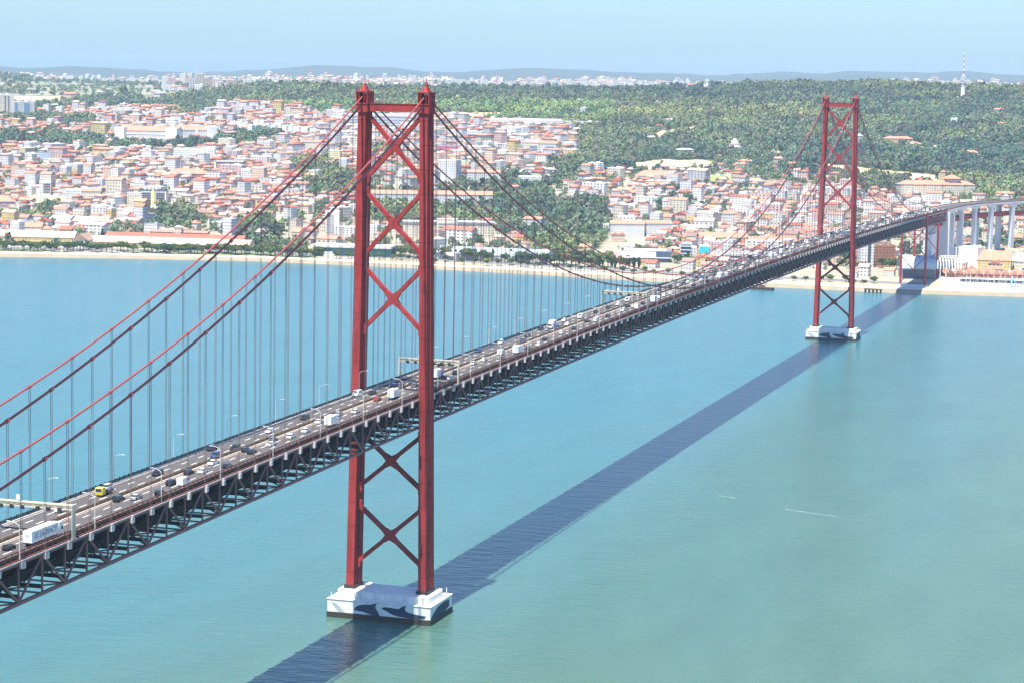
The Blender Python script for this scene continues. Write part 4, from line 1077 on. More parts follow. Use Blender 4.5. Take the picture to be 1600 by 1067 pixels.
T_ = 'apartment_tower'; B_ = 'apartment_block'
TAB = [
 (T_, 'tall beige tower block with two dark vertical bands at the left edge', 'the beige tower block', 'tower block', -6, 180, 21, 180, 30, 22, 'flat', 'cream', 'white', 0),
 (T_, 'white tower block with blue shaded bays right of the beige tower', None, 'tower block', 23, 184, 53, 183, 23, 20, 'flat', 'white', 'white', 0),
 (T_, 'tallest cream tower block of the hilltop cluster', 'the hilltop towers', 'tower block', 308, 139, 319, 139, 23, 20, 'flat', 'cream', 'white', 0),
 (T_, 'narrow white slab at the left edge of the hilltop cluster', None, 'tower block', 255, 138, 260, 138, 17, 14, 'flat', 'white', 'white', 0),
 (T_, 'pinkish tower block in the left half of the hilltop cluster', None, 'tower block', 264, 135, 275, 135, 13, 16, 'flat', 'pink', 'white', 0),
 (T_, 'beige tower left of the striped block in the hilltop cluster', None, 'tower block', 281, 132, 290, 132, 16, 16, 'flat', 'cream', 'white', 0),
 (T_, 'pale tower right behind the striped block in the hilltop cluster', None, 'tower block', 292, 130, 300, 130, 14, 16, 'flat', 'peach', 'white', 0),
 (T_, 'wide striped white and brown block in front of the hilltop cluster', None, 'tower block', 289, 138.5, 307, 138.5, 15, 18, 'flat', 'white', 'brown', 0),
 (T_, 'striped block right of the tallest cream tower', None, 'tower block', 318, 139.5, 331, 139.5, 14, 18, 'flat', 'peach', 'brown', 0),
 (T_, 'grey pink block right of the striped pair on the hilltop', None, 'tower block', 333, 138, 345, 138, 13, 16, 'flat', 'pink', 'white', 0),
 (T_, 'broad pink block standing alone right of the hilltop cluster', None, 'tower block', 356, 140, 371, 140, 14, 18, 'flat', 'pink', 'white', 0),
 (T_, 'white block farthest right of the hilltop cluster', None, 'tower block', 382, 138, 393, 138, 13, 16, 'flat', 'white', 'white', 0),
 (B_, 'low wide white block below the hilltop towers', None, 'apartment block', 256, 146, 281, 146, 12, 24, 'flat', 'white', 'white', 0),
 (B_, 'white terrace of houses on the slope under the hilltop towers', None, 'apartment block', 305, 152, 334, 152, 7, 20, 'flat', 'white', 'white', 0),
 ('hospital', 'long white banded hospital block behind the near tower head', 'the white hospital', 'hospital', 541, 203, 646, 203, 24, 26, 'flat', 'white', 'white', 0),
 ('school', 'very long white school block with blue window bands under the wooded ridge', 'the long white school', 'school', 765, 199.5, 879, 200.5, 12, 18, 'flat', 'white', 'white', 0),
 ('school', 'low white wing at the right end of the long white school', None, 'school', 882, 199, 945, 197, 7, 22, 'flat', 'white', 'white', 0),
 ('warehouse', 'white flat roofed shed in front of the long white school', None, 'warehouse', 748, 206, 812, 208, 5, 45, 'flat', 'white', 'white', 0),
 ('office_block', 'white modern block with a dark window strip left of the white shed', None, 'office', 699, 219, 746, 219, 14, 26, 'flat', 'white', 'white', 0),
 ('school', 'low magenta walled school behind the near tower right leg', 'the magenta school', 'school', 680, 240, 729, 241, 11, 30, 'flat', (.45, .10, .20), 'blue', 0),
 (B_, 'cream terraced apartment block stepping down the slope', 'the cream terraced flats', 'apartment block', 757, 255, 791, 256, 19, 24, 'flat', 'cream', 'white', 0),
 (B_, 'pale blue fronted apartment block left of two cream fronted ones', None, 'apartment block', 791, 237, 818, 237, 13, 18, 'flat', 'blue', 'pale', 0),
 (B_, 'white apartment block with blue balconies, left one of a pair by the woods', None, 'apartment block', 819, 243, 842, 244, 20, 20, 'gable', 'cream', 'pale', 0),
 (B_, 'white apartment block with blue balconies, right one of a pair by the woods', None, 'apartment block', 843, 244, 868, 244, 19, 20, 'gable', 'white', 'orange', 0),
 (B_, 'small pale mint block alone against the woods', None, 'apartment block', 882, 237, 900, 236, 13, 16, 'flat', 'mint', 'white', 0),
 (B_, 'white tower-like block right of the near tower right leg', None, 'apartment block', 684, 284, 713, 285, 33, 22, 'flat', 'white', 'white', 0),
 (B_, 'low yellow green block above the orange roofed terrace', None, 'apartment block', 703, 262, 730, 262, 9, 18, 'flat', (.66, .64, .36), 'white', 0),
 (B_, 'long white terrace with one orange roof below the cream terraced flats', None, 'apartment block', 730, 286, 782, 285, 15, 18, 'gable', 'white', 'orange', 4),
 (B_, 'bright white block left of the dark wooded hillside', None, 'apartment block', 810, 291, 846, 292, 14, 24, 'flat', 'white', 'white', 0),
 ('barracks', 'long white barracks with an orange roof seen between the tower legs', 'the orange roofed barracks', 'barracks', 578, 318, 770, 318, 13, 20, 'gable', 'white', 'orange', 5),
 ('office_block', 'cream institute with four window rows behind the near tower right leg', 'the cream institute', 'office', 630, 372, 772, 373, 23, 22, 'flat', 'cream', 'white', 0),
 ('exhibition_hall', 'teal glass hall under a white flat roof left of the near tower', 'the teal glass hall', 'hall', 489, 399, 611, 403, 12, 30, 'flat', (.07, .26, .27), 'white', 0),
 ('hangar', 'long blue grey roofed hall with a white entrance right of the near tower', 'the blue grey hall', 'hall', 679, 405, 852, 412, 9, 46, 'gable', 'grey', 'blue', 7),
 (T_, 'white tower block with balconies just left of the near tower', 'the lone white tower block', 'tower block', 508, 369, 530, 369, 37, 16, 'flat', 'white', 'white', 0),
 (B_, 'row of white flats with orange roofs behind the white museum, left half', None, 'apartment block', 954, 371, 1007, 371, 20, 16, 'gable', 'white', 'orange', 4),
 (B_, 'row of white flats with orange roofs behind the white museum, right half', None, 'apartment block', 1010, 371, 1050, 370, 20, 16, 'gable', 'white', 'orange', 4),
 ('barracks', 'yellow fronted building with a long orange roof right of the white museum', 'the yellow barracks', 'barracks', 1095, 380, 1170, 380, 8, 24, 'gable', 'yellow', 'orange', 6),
 ('barracks', 'orange roofed cream building beside the yellow barracks', None, 'barracks', 1173, 387, 1246, 387, 8, 24, 'gable', 'cream', 'orange', 6),
 ('school', 'white school with a big orange roof beside the tan field', 'the white school', 'school', 994, 283, 1056, 285, 8, 26, 'hip', 'white', 'orange', 8),
 ('hotel', 'large cream hotel with an orange hipped roof on the slope at right', 'the cream hotel', 'hotel', 1409, 308, 1521, 306, 17, 24, 'hip', 'cream', 'orange', 6),
 ('office_block', 'brown gridded office block under the far end of the truss', 'the brown gridded block', 'office', 1366, 418, 1398, 418, 33, 26, 'flat', 'brick', 'brown', 0),
 ('office_block', 'slim white office tower left of the brown gridded block', None, 'office', 1345, 419, 1365, 419, 40, 18, 'flat', 'white', 'white', 0),
 ('office_block', 'narrow orange block left of the slim white office tower', None, 'office', 1335, 417, 1344, 417, 24, 18, 'flat', 'red', 'orange', 0),
 ('museum_box', 'plain white box building at the foot of the viaduct', 'the white box building', 'museum', 1497, 420, 1526, 421, 32, 22, 'flat', 'white', 'white', 0),
 ('museum_box', 'narrow white box building left of the plain white one', None, 'museum', 1484, 419, 1494, 419, 30, 18, 'flat', 'white', 'white', 0),
 ('town_house', 'yellow building with a large orange roof right of the white box', None, 'house', 1527, 421, 1578, 423, 14, 34, 'gable', 'yellow', 'orange', 10),
 ('town_house', 'cream building with a faded orange roof at the right edge', None, 'house', 1580, 421, 1625, 424, 12, 34, 'gable', 'cream', 'pale', 9),
 ('school', 'pinkish grey school with a bright orange roof at the left edge', None, 'school', -20, 327, 23, 327, 11, 30, 'hip', 'mauve', 'orange', 8),
 (B_, 'white apartment block left of the cream one by the tan field', None, 'apartment block', 103, 315, 127, 315, 17, 16, 'flat', 'white', 'white', 0),
 (B_, 'cream apartment block with an orange roof right of the tan field', 'the cream flats', 'apartment block', 128, 315, 157, 315, 15, 18, 'gable', 'cream', 'orange', 3),
 (B_, 'white apartment block with small square windows in mid town', None, 'apartment block', 199, 322, 219, 322, 19, 16, 'flat', 'cream', 'white', 0),
 (B_, 'white balconied apartment block with a yellow stripe in mid town', 'the yellow striped flats', 'apartment block', 220, 322, 259, 323, 23, 18, 'flat', 'white', 'dark', 0),
 ('convent', 'long red walled building under an orange roof in mid town', 'the long red convent', 'convent', 261, 282, 329, 281, 9, 34, 'hip', 'red', 'orange', 7),
 ('church', 'small yellow church front left of the long red convent', None, 'church', 243, 281, 260, 281, 11, 14, 'flat', 'yellow', 'cream' if False else 'white', 0),
 ('office_block', 'mauve panelled office block with a pale frame behind the red convent', None, 'office', 335, 272, 380, 272, 19, 22, 'flat', 'mauve', 'grey', 0),
 (T_, 'plain white block with blank side wall right of the red convent', None, 'tower block', 377, 286, 391, 286, 20, 16, 'flat', 'white', 'white', 0),
 (T_, 'balconied tower block right of the plain white one', None, 'tower block', 393, 289, 412, 290, 26, 16, 'flat', 'peach', 'white', 0),
 ('office_block', 'dark blue grey office block high on the left slope', None, 'office', 45, 256, 79, 255, 15, 24, 'flat', 'blue', 'blue', 0),
 (B_, 'white block with dark balcony bands above the tan field', None, 'apartment block', 62, 306, 79, 306, 21, 18, 'flat', 'white', 'white', 0),
 (B_, 'row of white flats below the palace lawn', None, 'apartment block', 272, 252, 335, 252, 18, 20, 'flat', 'white', 'white', 0),
 (B_, 'pale yellow block right of the hillside cutting', None, 'apartment block', 513, 257, 532, 257, 20, 18, 'flat', (.76, .68, .40), 'white', 0),
 (B_, 'round ended white block below the pale yellow one', None, 'apartment block', 530, 268, 541, 268, 18, 16, 'flat', 'white', 'white', 0),
 (B_, 'cream block with an orange roof among the uptown houses', None, 'apartment block', 470, 240, 500, 240, 17, 18, 'gable', 'cream', 'orange', 3),
 ('warehouse', 'white sawtooth roofed shed left of the quay trees', None, 'warehouse', 78, 350, 108, 352, 8, 30, 'gable', 'white', 'white', 4),
 ('warehouse', 'pale ridged shed right of the sawtooth shed', None, 'warehouse', 114, 352, 165, 355, 7, 34, 'gable', 'pink', 'pale', 5),
 ('barracks', 'cream guardhouse with an orange roof behind the left hall wing', None, 'barracks', 20, 365, 64, 366, 10, 20, 'gable', 'cream', 'orange', 5),
 ('barracks', 'low cream annex right of the cream guardhouse', None, 'barracks', 66, 366, 80, 366, 8, 16, 'hip', 'cream', 'orange', 3),
 ('town_house', 'dark red house with dark roof left of the gate pavilion', None, 'house', 92, 367, 111, 368, 8, 18, 'gable', 'red', 'red', 4),
 ('villa', 'white manor house alone in the woods', None, 'villa', 1060, 242, 1084, 241, 7, 18, 'hip', 'cream', 'white', 2),
 ('villa', 'orange roofed villa on the wood edge left of the far tower', None, 'villa', 1201, 245, 1224, 245, 5, 18, 'hip', 'white', 'orange', 4),
 ('villa', 'white gabled church-like house behind the far tower right leg', None, 'villa', 1340, 226, 1349, 226, 12, 14, 'gablex', 'white', 'white', 4),
 ('villa', 'peach villa row in the woods right of the far tower', None, 'villa', 1384, 225, 1426, 224, 7, 18, 'hip', 'peach', 'orange', 4),
 ('villa', 'orange roofed villa below the peach villa row', None, 'villa', 1419, 231, 1440, 231, 5, 16, 'hip', 'cream', 'orange', 4),
 ('villa', 'peach house with tiled roof on a bare bank at far right', None, 'villa', 1503, 245, 1528, 246, 6, 16, 'hip', 'peach', 'orange', 4),
 ('villa', 'two cream lodges on the ridge clearing', None, 'villa', 1024, 165, 1036, 165, 5, 14, 'hip', 'cream', 'orange', 3),
 ('town_house', 'bright yellow house between the far tower and the left cable', None, 'house', 1243, 356, 1258, 356, 9, 14, 'hip', (.80, .52, .10), 'orange', 4),
 ('warehouse', 'low white depot with a flat roof far right among trees', None, 'warehouse', 1560, 292, 1605, 290, 5, 24, 'flat', 'peach', 'white', 0),
]
LMT = {}
for n_, lab, ph, cat, x0, y0, x1, y1, hp, dep, rf, wc, rc, rh in TAB:
    LMT[lab] = lm(n_, lab, ph, cat, x0, y0, x1, y1, hp, dep, rf, wc, rc, rh or None, win=n_ not in ('museum_box', 'warehouse', 'exhibition_hall', 'church'))

for i, (x0, x1, yb, hp) in enumerate(((359, 367, 205, 14), (369, 377, 206, 15), (378, 386, 207, 14), (387, 394, 213, 16), (396, 403, 201, 12), (404, 412, 204, 14), (413, 420, 208, 14), (422, 430, 210, 13), (431, 439, 206, 12), (440, 447, 212, 14), (449, 457, 209, 12), (458, 468, 211, 12), (470, 480, 213, 12), (484, 494, 215, 12), (500, 510, 217, 11))):
    lm('apartment_block', f"white apartment block in the bright row below the ridge woods, {nth(i)} from the left", 'the bright row of flats' if i == 7 else None, 'apartment block', x0, yb, x1, yb + .2, hp, 14, 'flat', (.84, .84, .83), 'white', group='white flats below the ridge')

def get(k): return next(t for l, t in LMT.items() if k in l)
t = get('tall beige tower'); w, h = t['w'], t['h']
for x in (.02, .22): lbox(t, 'dark_bay', x * w, -.1, 1, w * .07, .5, h - 3, 'dark')
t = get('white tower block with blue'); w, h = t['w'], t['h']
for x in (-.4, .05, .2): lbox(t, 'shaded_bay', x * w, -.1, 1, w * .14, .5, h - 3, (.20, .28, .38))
for k in ('wide striped white', 'striped block right', 'broad pink', 'tallest cream'):
    t = get(k); w, h = t['w'], t['h']
    for i in range(5): lbox(t, 'brown_stripe', (-.42 + .21 * i) * w, -.1, 1, w * .06, .5, h - 2, 'brown')
t = get('very long white school'); w, h = t['w'], t['h']
for z in (.2, .52): lbox(t, 'window_band', 0, -.15, h * z, w * .97, .5, h * .17, (.10, .17, .26))
lbox(t, 'roof_strip', 0, 6, h + 1, w * .96, 4, 1.2, 'white')
t = get('long white banded hospital'); w, h = t['w'], t['h']
for i in range(5): lbox(t, 'window_band', 0, -.15, h * (.12 + .17 * i), w * .97, .5, h * .07, (.22, .25, .30))
t = get('white modern block'); w, h = t['w'], t['h']; lbox(t, 'window_band', 0, -.15, h * .45, w * .9, .5, h * .16, (.05, .06, .08))
t = get('cream terraced'); w, h, d = t['w'], t['h'], t['d']
for i in range(4): lbox(t, 'balcony', 0, -1.2, h * (.15 + .2 * i), w * .98, 2.4, 1.1, 'cream')
for k in ('left one of a pair', 'right one of a pair', 'pale blue fronted'):
    t = get(k); w, h = t['w'], t['h']
    for i in range(4): lbox(t, 'balcony', w * .12, -.8, h * (.15 + .2 * i), w * .5, 1.6, 1.2, (.30, .38, .52))
t = get('cream institute'); w, h, d = t['w'], t['h'], t['d']
x0 = w * (.5 - .36) * -1 + w * .02
cxb = w * (-.5 + (698 - 630) / 142)
b = walls_mb(w * .23, 8, h + 5, y0=-7); o = b.build('central_block', 'facade', t, WALL['cream']); o.location.x = cxb
o = roof_mb('flat', w * .23, 8, h + 5.03, 0, y0=-7).build('central_roof', 'tile', t, ROOF['white']); o.location.x = cxb
for i in range(5): lbox(t, 'portico_column', cxb + (-2 + i) * w * .04, -8.2, .5, 1.1, 1.2, 8.0, 'cream')
for i in range(4): lbox(t, 'portico_opening', cxb + (-1.5 + i) * w * .04, -7.2, .8, w * .028, .5, 6.8, (.05, .04, .04))
for i in range(4): lbox(t, 'balcony', cxb, -7.8, 9.2 + 3.6 * i, w * .2, 1.4, .9, 'white')
lbox(t, 'roof_slab', 0, 10, h + 1.2, w * 1.01, 23, .8, 'white')
t = get('teal glass hall'); w, h = t['w'], t['h']
lbox(t, 'roof_slab', 0, 13, h + .9, w * 1.03, 36, 2.4, 'white')
MB().box(0, -.2, h * .55, w * .96, .5, h * .8).build('glazing', 'teal', t)
lbox(t, 'white_entrance', -w * .28, -3, 0, 12, 6, 6, 'white')
t = get('long blue grey roofed hall'); w, h = t['w'], t['h']
lbox(t, 'entrance_pavilion', -w * .33, -6, 0, 13, 10, h + 2, 'white'); lbox(t, 'entrance_opening', -w * .33, -11.1, 1, 8, .5, 5, (.08, .08, .09))
for i in range(14): lbox(t, 'wall_pier', (-.22 + .052 * i) * w, -.5, 0, 1.0, 1.0, h, 'white')
t = get('white tower block with balconies'); w, h = t['w'], t['h']
for i in range(11): lbox(t, 'balcony', -w * .18, -.9, 3 + i * (h - 4) / 11, w * .5, 1.8, 1.1, 'white')
lbox(t, 'blank_end_wall', w * .28, -.2, .5, w * .4, .7, h, (.62, .66, .68))
t = get('large cream hotel'); w, h, d = t['w'], t['h'], t['d']
for x in (-.42, -.12, .12, .42):
    o = walls_mb(w * .13, 10, h + .5, y0=-5).build('projecting_bay', 'facade', t, WALL['cream']); o.location.x = x * w
    o = roof_mb('hip', w * .13, 12, h + .55, 3.2, y0=-5).build('bay_roof', 'tile', t, ROOF['orange']); o.location.x = x * w
o = walls_mb(w * .16, 18, h + 9, y0=5).build('raised_centre', 'facade', t, WALL['cream']); o.location.x = w * .22
o = roof_mb('hip', w * .2, 22, h + 9.05, 6, y0=3).build('raised_roof', 'tile', t, ROOF['orange']); o.location.x = w * .22
t = get('brown gridded'); w, h = t['w'], t['h']
for i in range(7): lbox(t, 'grid_mullion', (-.45 + .15 * i) * w, -.2, .5, .8, .6, h, (.42, .22, .14))
for i in range(8): lbox(t, 'grid_rail', 0, -.25, 2 + i * h / 8, w, .5, .7, (.42, .22, .14))
t = get('slim white office'); w, h = t['w'], t['h']; lbox(t, 'dark_bay', w * .12, -.1, 1, w * .22, .5, h - 2, (.06, .08, .11))
t = get('white balconied'); w, h = t['w'], t['h']
lbox(t, 'yellow_stripe', 0, -.7, .5, w * .1, 1.4, h + .6, (.78, .72, .25))
for s in (-1, 1):
    for i in range(6): lbox(t, 'balcony_recess', s * w * .27, -.15, 2.2 + i * (h - 3) / 6, w * .34, .5, 1.7, (.06, .06, .07))
t = get('mauve panelled'); w, h = t['w'], t['h']
lbox(t, 'pale_frame', -w * .47, -.4, .5, w * .07, 1, h, 'cream'); lbox(t, 'pale_frame', 0, -.4, .5, w, 1, h * .3, 'cream'); lbox(t, 'pale_frame', 0, -.4, h - 1, w, 1, 1.6, 'cream')
t = get('white block with dark balcony'); w, h = t['w'], t['h']
for i in range(4): lbox(t, 'balcony_recess', .15 * w, -.15, h * (.25 + .17 * i), w * .6, .5, h * .08, (.05, .05, .06))

# --- white museum by the water
t = lm('museum', 'white museum with a dark glass ground floor facing the lawn', 'the white museum', 'museum', 968, 409, 1048, 411, 17, 40, build=False)
w, h, m = t['w'], t['h'], t['m']
walls_mb(w, 34, h * .62).build('lower_wall', 'wallplain', t, WALL['white']); lbox(t, 'roof_terrace', 0, 17, h * .62, w * 1.0, 34, .5, 'white')
MB().box(0, -.4, h * .24, w * .97, .6, h * .34).build('glass_front', 'bglass', t)
lbox(t, 'canopy', 0, -2, h * .45, w * 1.02, 5, .9, 'white')
walls_mb(w * .8, 20, h * .98, y0=12).build('upper_wall', 'wallplain', t, WALL['white']); lbox(t, 'upper_roof', 0, 22, h * .98, w * .82, 21, .8, 'white')
lbox(t, 'red_poster', -w * .38, -.5, h * .5, 9, .4, h * .16, (.34, .04, .07))
MB().box(w * .36, 14, h * .55, w * .3, 34, h * .9).build('glass_wing', 'bglass', t)
lbox(t, 'pink_wing', -w * .56, 12, 0, w * .12, 28, h * .95, (.72, .50, .48))
t = lm('garage_block', 'pale deck roofed building with a row of dark openings behind the museum', None, 'building', 968, 392, 1026, 393, 5, 22, 'flat', 'cream', 'grey', win=False)
for i in range(10): lbox(t, 'opening', (-.42 + .093 * i) * t['w'], -.15, t['h'] * .45, 2.2, .5, 2.0, (.05, .05, .05))
t = lm('office_block', 'dark banded curved office building right of the museum', None, 'office', 1063, 409, 1079, 409, 26, 20, 'flat', (.10, .13, .18), 'grey', win=False)
for i in range(5): lbox(t, 'pale_band', 0, -.5, 1.5 + i * t['h'] / 5, t['w'] * 1.05, 1.2, 1.1, (.50, .53, .56))
t = lm('office_block', 'white block with four dark windows beside the dark banded building', None, 'office', 1080, 408, 1088, 408, 20, 18, 'flat', 'white', 'white')
t = lm('office_block', 'building with a bright cyan painted front right of the museum', 'the cyan painted building', 'office', 1092, 405, 1108, 405, 19, 18, 'flat', (.05, .52, .66), 'white', win=False)
t = lm('office_block', 'long white office with dark strip windows right of the cyan building', None, 'office', 1109, 411, 1160, 413, 17, 20, 'flat', 'white', 'grey')
for z in (.3, .62): lbox(t, 'window_band', 0, -.15, t['h'] * z, t['w'] * .95, .5, t['h'] * .13, (.05, .05, .06))
t = lm('office_block', 'grey and white offices behind the deck left of the far tower', None, 'office', 1162, 413, 1225, 414, 15, 20, 'flat', 'grey', 'white')
# gabled hall with two beige fronts
for i, x in enumerate((955, 966)):
    lm('workshop', f"beige gabled workshop front, {'left' if i == 0 else 'right'} of the two left of the museum", None, 'workshop', x, 379, x + 11, 379, 11, 20, 'gablex', 'peach', 'orange', 3)
# round white tiered building in the woods
c = at(1148, 237)
t = thing('round_tower_house', 'round white house in shrinking tiers standing in the woods', 'house', (c[0], c[1], c[2] - 2), -.3)
LM.append((c[0], c[1], 'the round tiered house')); FOOT.append((c[0], c[1], 1, 0, 22, 22))
for r_, z0, z1 in ((15, 0, 9), (10.5, 9.02, 15), (6.5, 15.02, 21), (3, 21.02, 24)):
    n = 20; b = MB(); b.prism([(r_ * math.cos(2 * math.pi * k / n), r_ * math.sin(2 * math.pi * k / n)) for k in range(n)], z0, z1); b.build('tier', 'conc', t)
for r_, z in ((15.4, 9.0), (10.9, 15.0)):
    n = 20; b = MB(); b.prism([(r_ * math.cos(2 * math.pi * k / n), r_ * math.sin(2 * math.pi * k / n)) for k in range(n)], z - .9, z + .25); b.build('eave', 'tint', t, ROOF['pale'])
# communications tower on the ridge
c = at(1504, 155)
mm = math.hypot(c[0] - CAM[0], c[1] - CAM[1]) / 3500
t = thing('television_tower', 'slender white television tower with red and white mast on the wooded ridge', 'tower', (c[0], c[1], c[2]))
LM.append((c[0], c[1], 'the television tower')); FOOT.append((c[0], c[1], 1, 0, 25, 25))
MB().tube([(0, 0, -3), (0, 0, 14 * mm), (0, 0, 34 * mm)], [4.6, 4.2, 2.8], 12).build('shaft', 'conc', t)
for z, r_ in ((20, 4.6), (24, 6.0), (27.5, 7.0), (30.5, 6.2), (33.5, 4.6)): MB().tube([(0, 0, z * mm), (0, 0, (z + 1.3) * mm)], r_, 16).build('platform', 'trailer', t)
for i in range(9): MB().tube([(0, 0, (34 + 4 * i) * mm), (0, 0, (38 + 4 * i) * mm)], [1.4 - .1 * i, 1.3 - .1 * i], 6).build('mast_section', 'tint', t, (.55, .10, .08) if i % 2 else (.8, .8, .8))
lbox(t, 'base_building', 0, -8, -1, 36, 14, 6, 'white')
for px_, py_, h_, lab in ((1353, 131, 36, 'thin lattice radio mast on the ridge behind the far tower'), (1590, 138, 34, 'thin lattice radio mast at the far right of the ridge'), (455, 128, 32, 'thin lattice mast over the far town left of the near tower')):
    c = at(px_, py_ + 3); mm = math.hypot(c[0] - CAM[0], c[1] - CAM[1]) / 3500
    t = thing('radio_mast', lab, 'mast', tuple(c), 0, 'radio masts on the skyline')
    b = MB(); hm = h_ * mm
    for dx, dy in ((-.5, -.4), (.5, -.4), (0, .6)): b.beam((dx, dy, 0), (dx * .3, dy * .3, hm), .12, .12)
    for k in range(20): b.beam((-.45, -.35, hm * k / 20), (.45, -.35, hm * (k + 1) / 20), .08, .08)
    b.build('lattice', 'galv', t)

# --- the glass canopied pavilion under the shore bents
t = lm('arched_pavilion', 'hall under a big curved grey roof with white ribs beneath the bridge end', 'the arched pavilion', 'pavilion', 1409, 436, 1482, 437.4, 15, 40, build=False)
w, m = t['w'], t['m']; hh = 14
b = MB(); nk = 14; vs = []; fs = []
for k in range(nk + 1):
    a_ = math.pi * k / nk; y = 20 - 25 * math.cos(a_); z = 13 + 12 * math.sin(a_) ** .8
    vs += [(-w / 2, y, z), (w * .22, y, z), (-w / 2, y, z - .5), (w * .22, y, z - .5)]
for k in range(nk):
    o_ = 4 * k; fs += [(o_, o_ + 1, o_ + 5, o_ + 4), (o_ + 2, o_ + 6, o_ + 7, o_ + 3), (o_, o_ + 4, o_ + 6, o_ + 2), (o_ + 1, o_ + 3, o_ + 7, o_ + 5)]
b.add(vs, fs); b.build('roof_shell', 'tint', t, (.45, .50, .55))
for i in range(9):
    b = MB(); x = w * .24 + i * 3.0
    b.strip([(x, 20 - 25 * math.cos(math.pi * k / nk), 13 + 12 * math.sin(math.pi * k / nk) ** .8) for k in range(nk + 1)], .7, .7, up=(1, 0, 0)); b.build('canopy_rib', 'trailer', t)
b = MB()
for k in (3, 5, 7, 9, 11): b.beam((w * .24, 20 - 25 * math.cos(math.pi * k / nk), 13.2 + 12 * math.sin(math.pi * k / nk) ** .8), (w * .24 + 24, 20 - 25 * math.cos(math.pi * k / nk), 13.2 + 12 * math.sin(math.pi * k / nk) ** .8), .4, .4)
b.build('canopy_purlin', 'trailer', t)
walls_mb(w * .7, 34, 12.8, y0=2).build('wall', 'wallplain', t, (.35, .38, .42)).location.x = -w * .13
MB().box(-w * .13, 1.7, 6, w * .66, .5, 9).build('glazing', 'bglass', t)
for x in (.3, .42): MB().tube([(w * x, -3, 0), (w * x, -3, 14)], .5).build('column', 'conc', t)
# --- marina sheds, boats, terrace
for i in range(9):
    x0 = 1479 + 14.2 * i
    lm('dock_shed', f'red gabled dockside shed, {nth(i)} from the arched pavilion', None, 'shed', x0, 434 + .3 * i, x0 + 12.6, 434 + .3 * i, 5.5, 30, 'gablex', 'red' if i % 2 else 'brick', 'orange', 4.5, group='gabled sheds along the dock')
LM.append((*at(1540, 436)[:2], 'the dockside sheds'))
c0, c1 = at(1500, 441), at(1640, 446)
t = thing('dock_terrace', 'long white awning terrace in front of the dockside sheds', 'terrace', (*c0,), math.atan2(c1[1] - c0[1], c1[0] - c0[0]))
wl = math.hypot(c1[0] - c0[0], c1[1] - c0[1])
MB().box(wl / 2, 2, 3.6, wl, 5, .35).build('awning', 'trailer', t)
MB().box(wl / 2, 4.3, 1.8, wl, .4, 3.0).build('glazing', 'bglass', t)
b = MB()
for i in range(22): b.box(1 + i * (wl - 2) / 21, -.3, 1.8, .22, .22, 3.6)
b.build('post', 'trailer', t)
def make_boat():
    root = thing('sailing_boat', '', 'boat')
    MB().prism([(-1.4, -5), (1.4, -5), (1.6, 0), (1.1, 3.4), (0, 5.6), (-1.1, 3.4), (-1.6, 0)], 0, 1.3).build('hull', 'trailer', root)
    MB().box(0, -.6, 1.7, 1.8, 4.2, .8).build('cabin', 'trailer', root)
    MB().tube([(0, .8, 1), (0, .8, 14)], .12).build('mast', 'trailer', root)
    MB().tube([(0, .8, 2.6), (0, -4.2, 2.7)], .16).build('boom', 'bglass', root)
    return root
pb = make_boat()
for i in range(26):
    o = pb if i == 0 else copy_tree(pb)
    r_, k = divmod(i, 13)
    c = at(1508 + 9.0 * k + r2.uniform(-2, 2), 447.5 + r_ * 5 + .15 * k)
    o.location = (c[0], c[1], c[2] + .12); o.rotation_euler = (0, 0, r2.uniform(-.3, .3))
    tag(o, f"white sailing boat before the dockside sheds, {nth(k)} from left, {'back' if r_ == 0 else 'front'} row", 'boat', 'sailing boats by the dock')
c = at(1583, 450)
t = thing('water_slide', 'small turquoise slide sculpture standing among the moored boats', 'sculpture', tuple(c), .4)
MB().strip([(-2, 0, 11), (0, 0, 9), (1.5, 0, 5), (3, 0, 1)], 2.2, .6).build('chute', 'tint', t, (.18, .58, .68)); MB().box(-2, 0, 5, 1.4, 1.4, 10).build('post', 'tint', t, (.18, .58, .68))
# --- barge with crane, landing stage
c = hit_z(1192, 453, WZ)
t = thing('crane_barge', 'dark barge with a pale crane jib moored below the truss', 'barge', (c[0], c[1], WZ), -.15)
MB().prism([(-12, -4), (10, -4), (12, 0), (10, 4), (-12, 4)], -.5, 2.2).build('hull', 'tint', t, (.06, .035, .03))
MB().box(-1, 0, 3.4, 5, 4, 2.4).build('deckhouse', 'tint', t, (.18, .07, .05)); b = MB(); b.beam((2, -.6, 3), (9, -.6, 22), .5, .5); b.beam((2, .6, 3), (9, .6, 22), .5, .5)
for k in range(8): b.beam((2 + .875 * k, -.6, 3 + 2.4 * k), (2 + .875 * k + .8, .6, 5.2 + 2.4 * k), .3, .3)
b.build('crane_jib', 'cream', t)
c = hit_z(1364, 457.5, WZ)
t = thing('landing_stage', 'dark pile landing stage on the river in front of the quay', 'jetty', (c[0], c[1], WZ), -.05)
MB().box(0, 0, 3.2, 17, 6, .9).build('platform', 'tint', t, (.10, .08, .06)); b = MB()
for i in range(5):
    for y in (-2.4, 2.4): b.box(-7.6 + 3.8 * i, y, 1, .9, .9, 4.6)
b.build('pile', 'tint', t, (.05, .04, .03))
t['label'] = 'dark pile landing stage on the river in front of the quay'

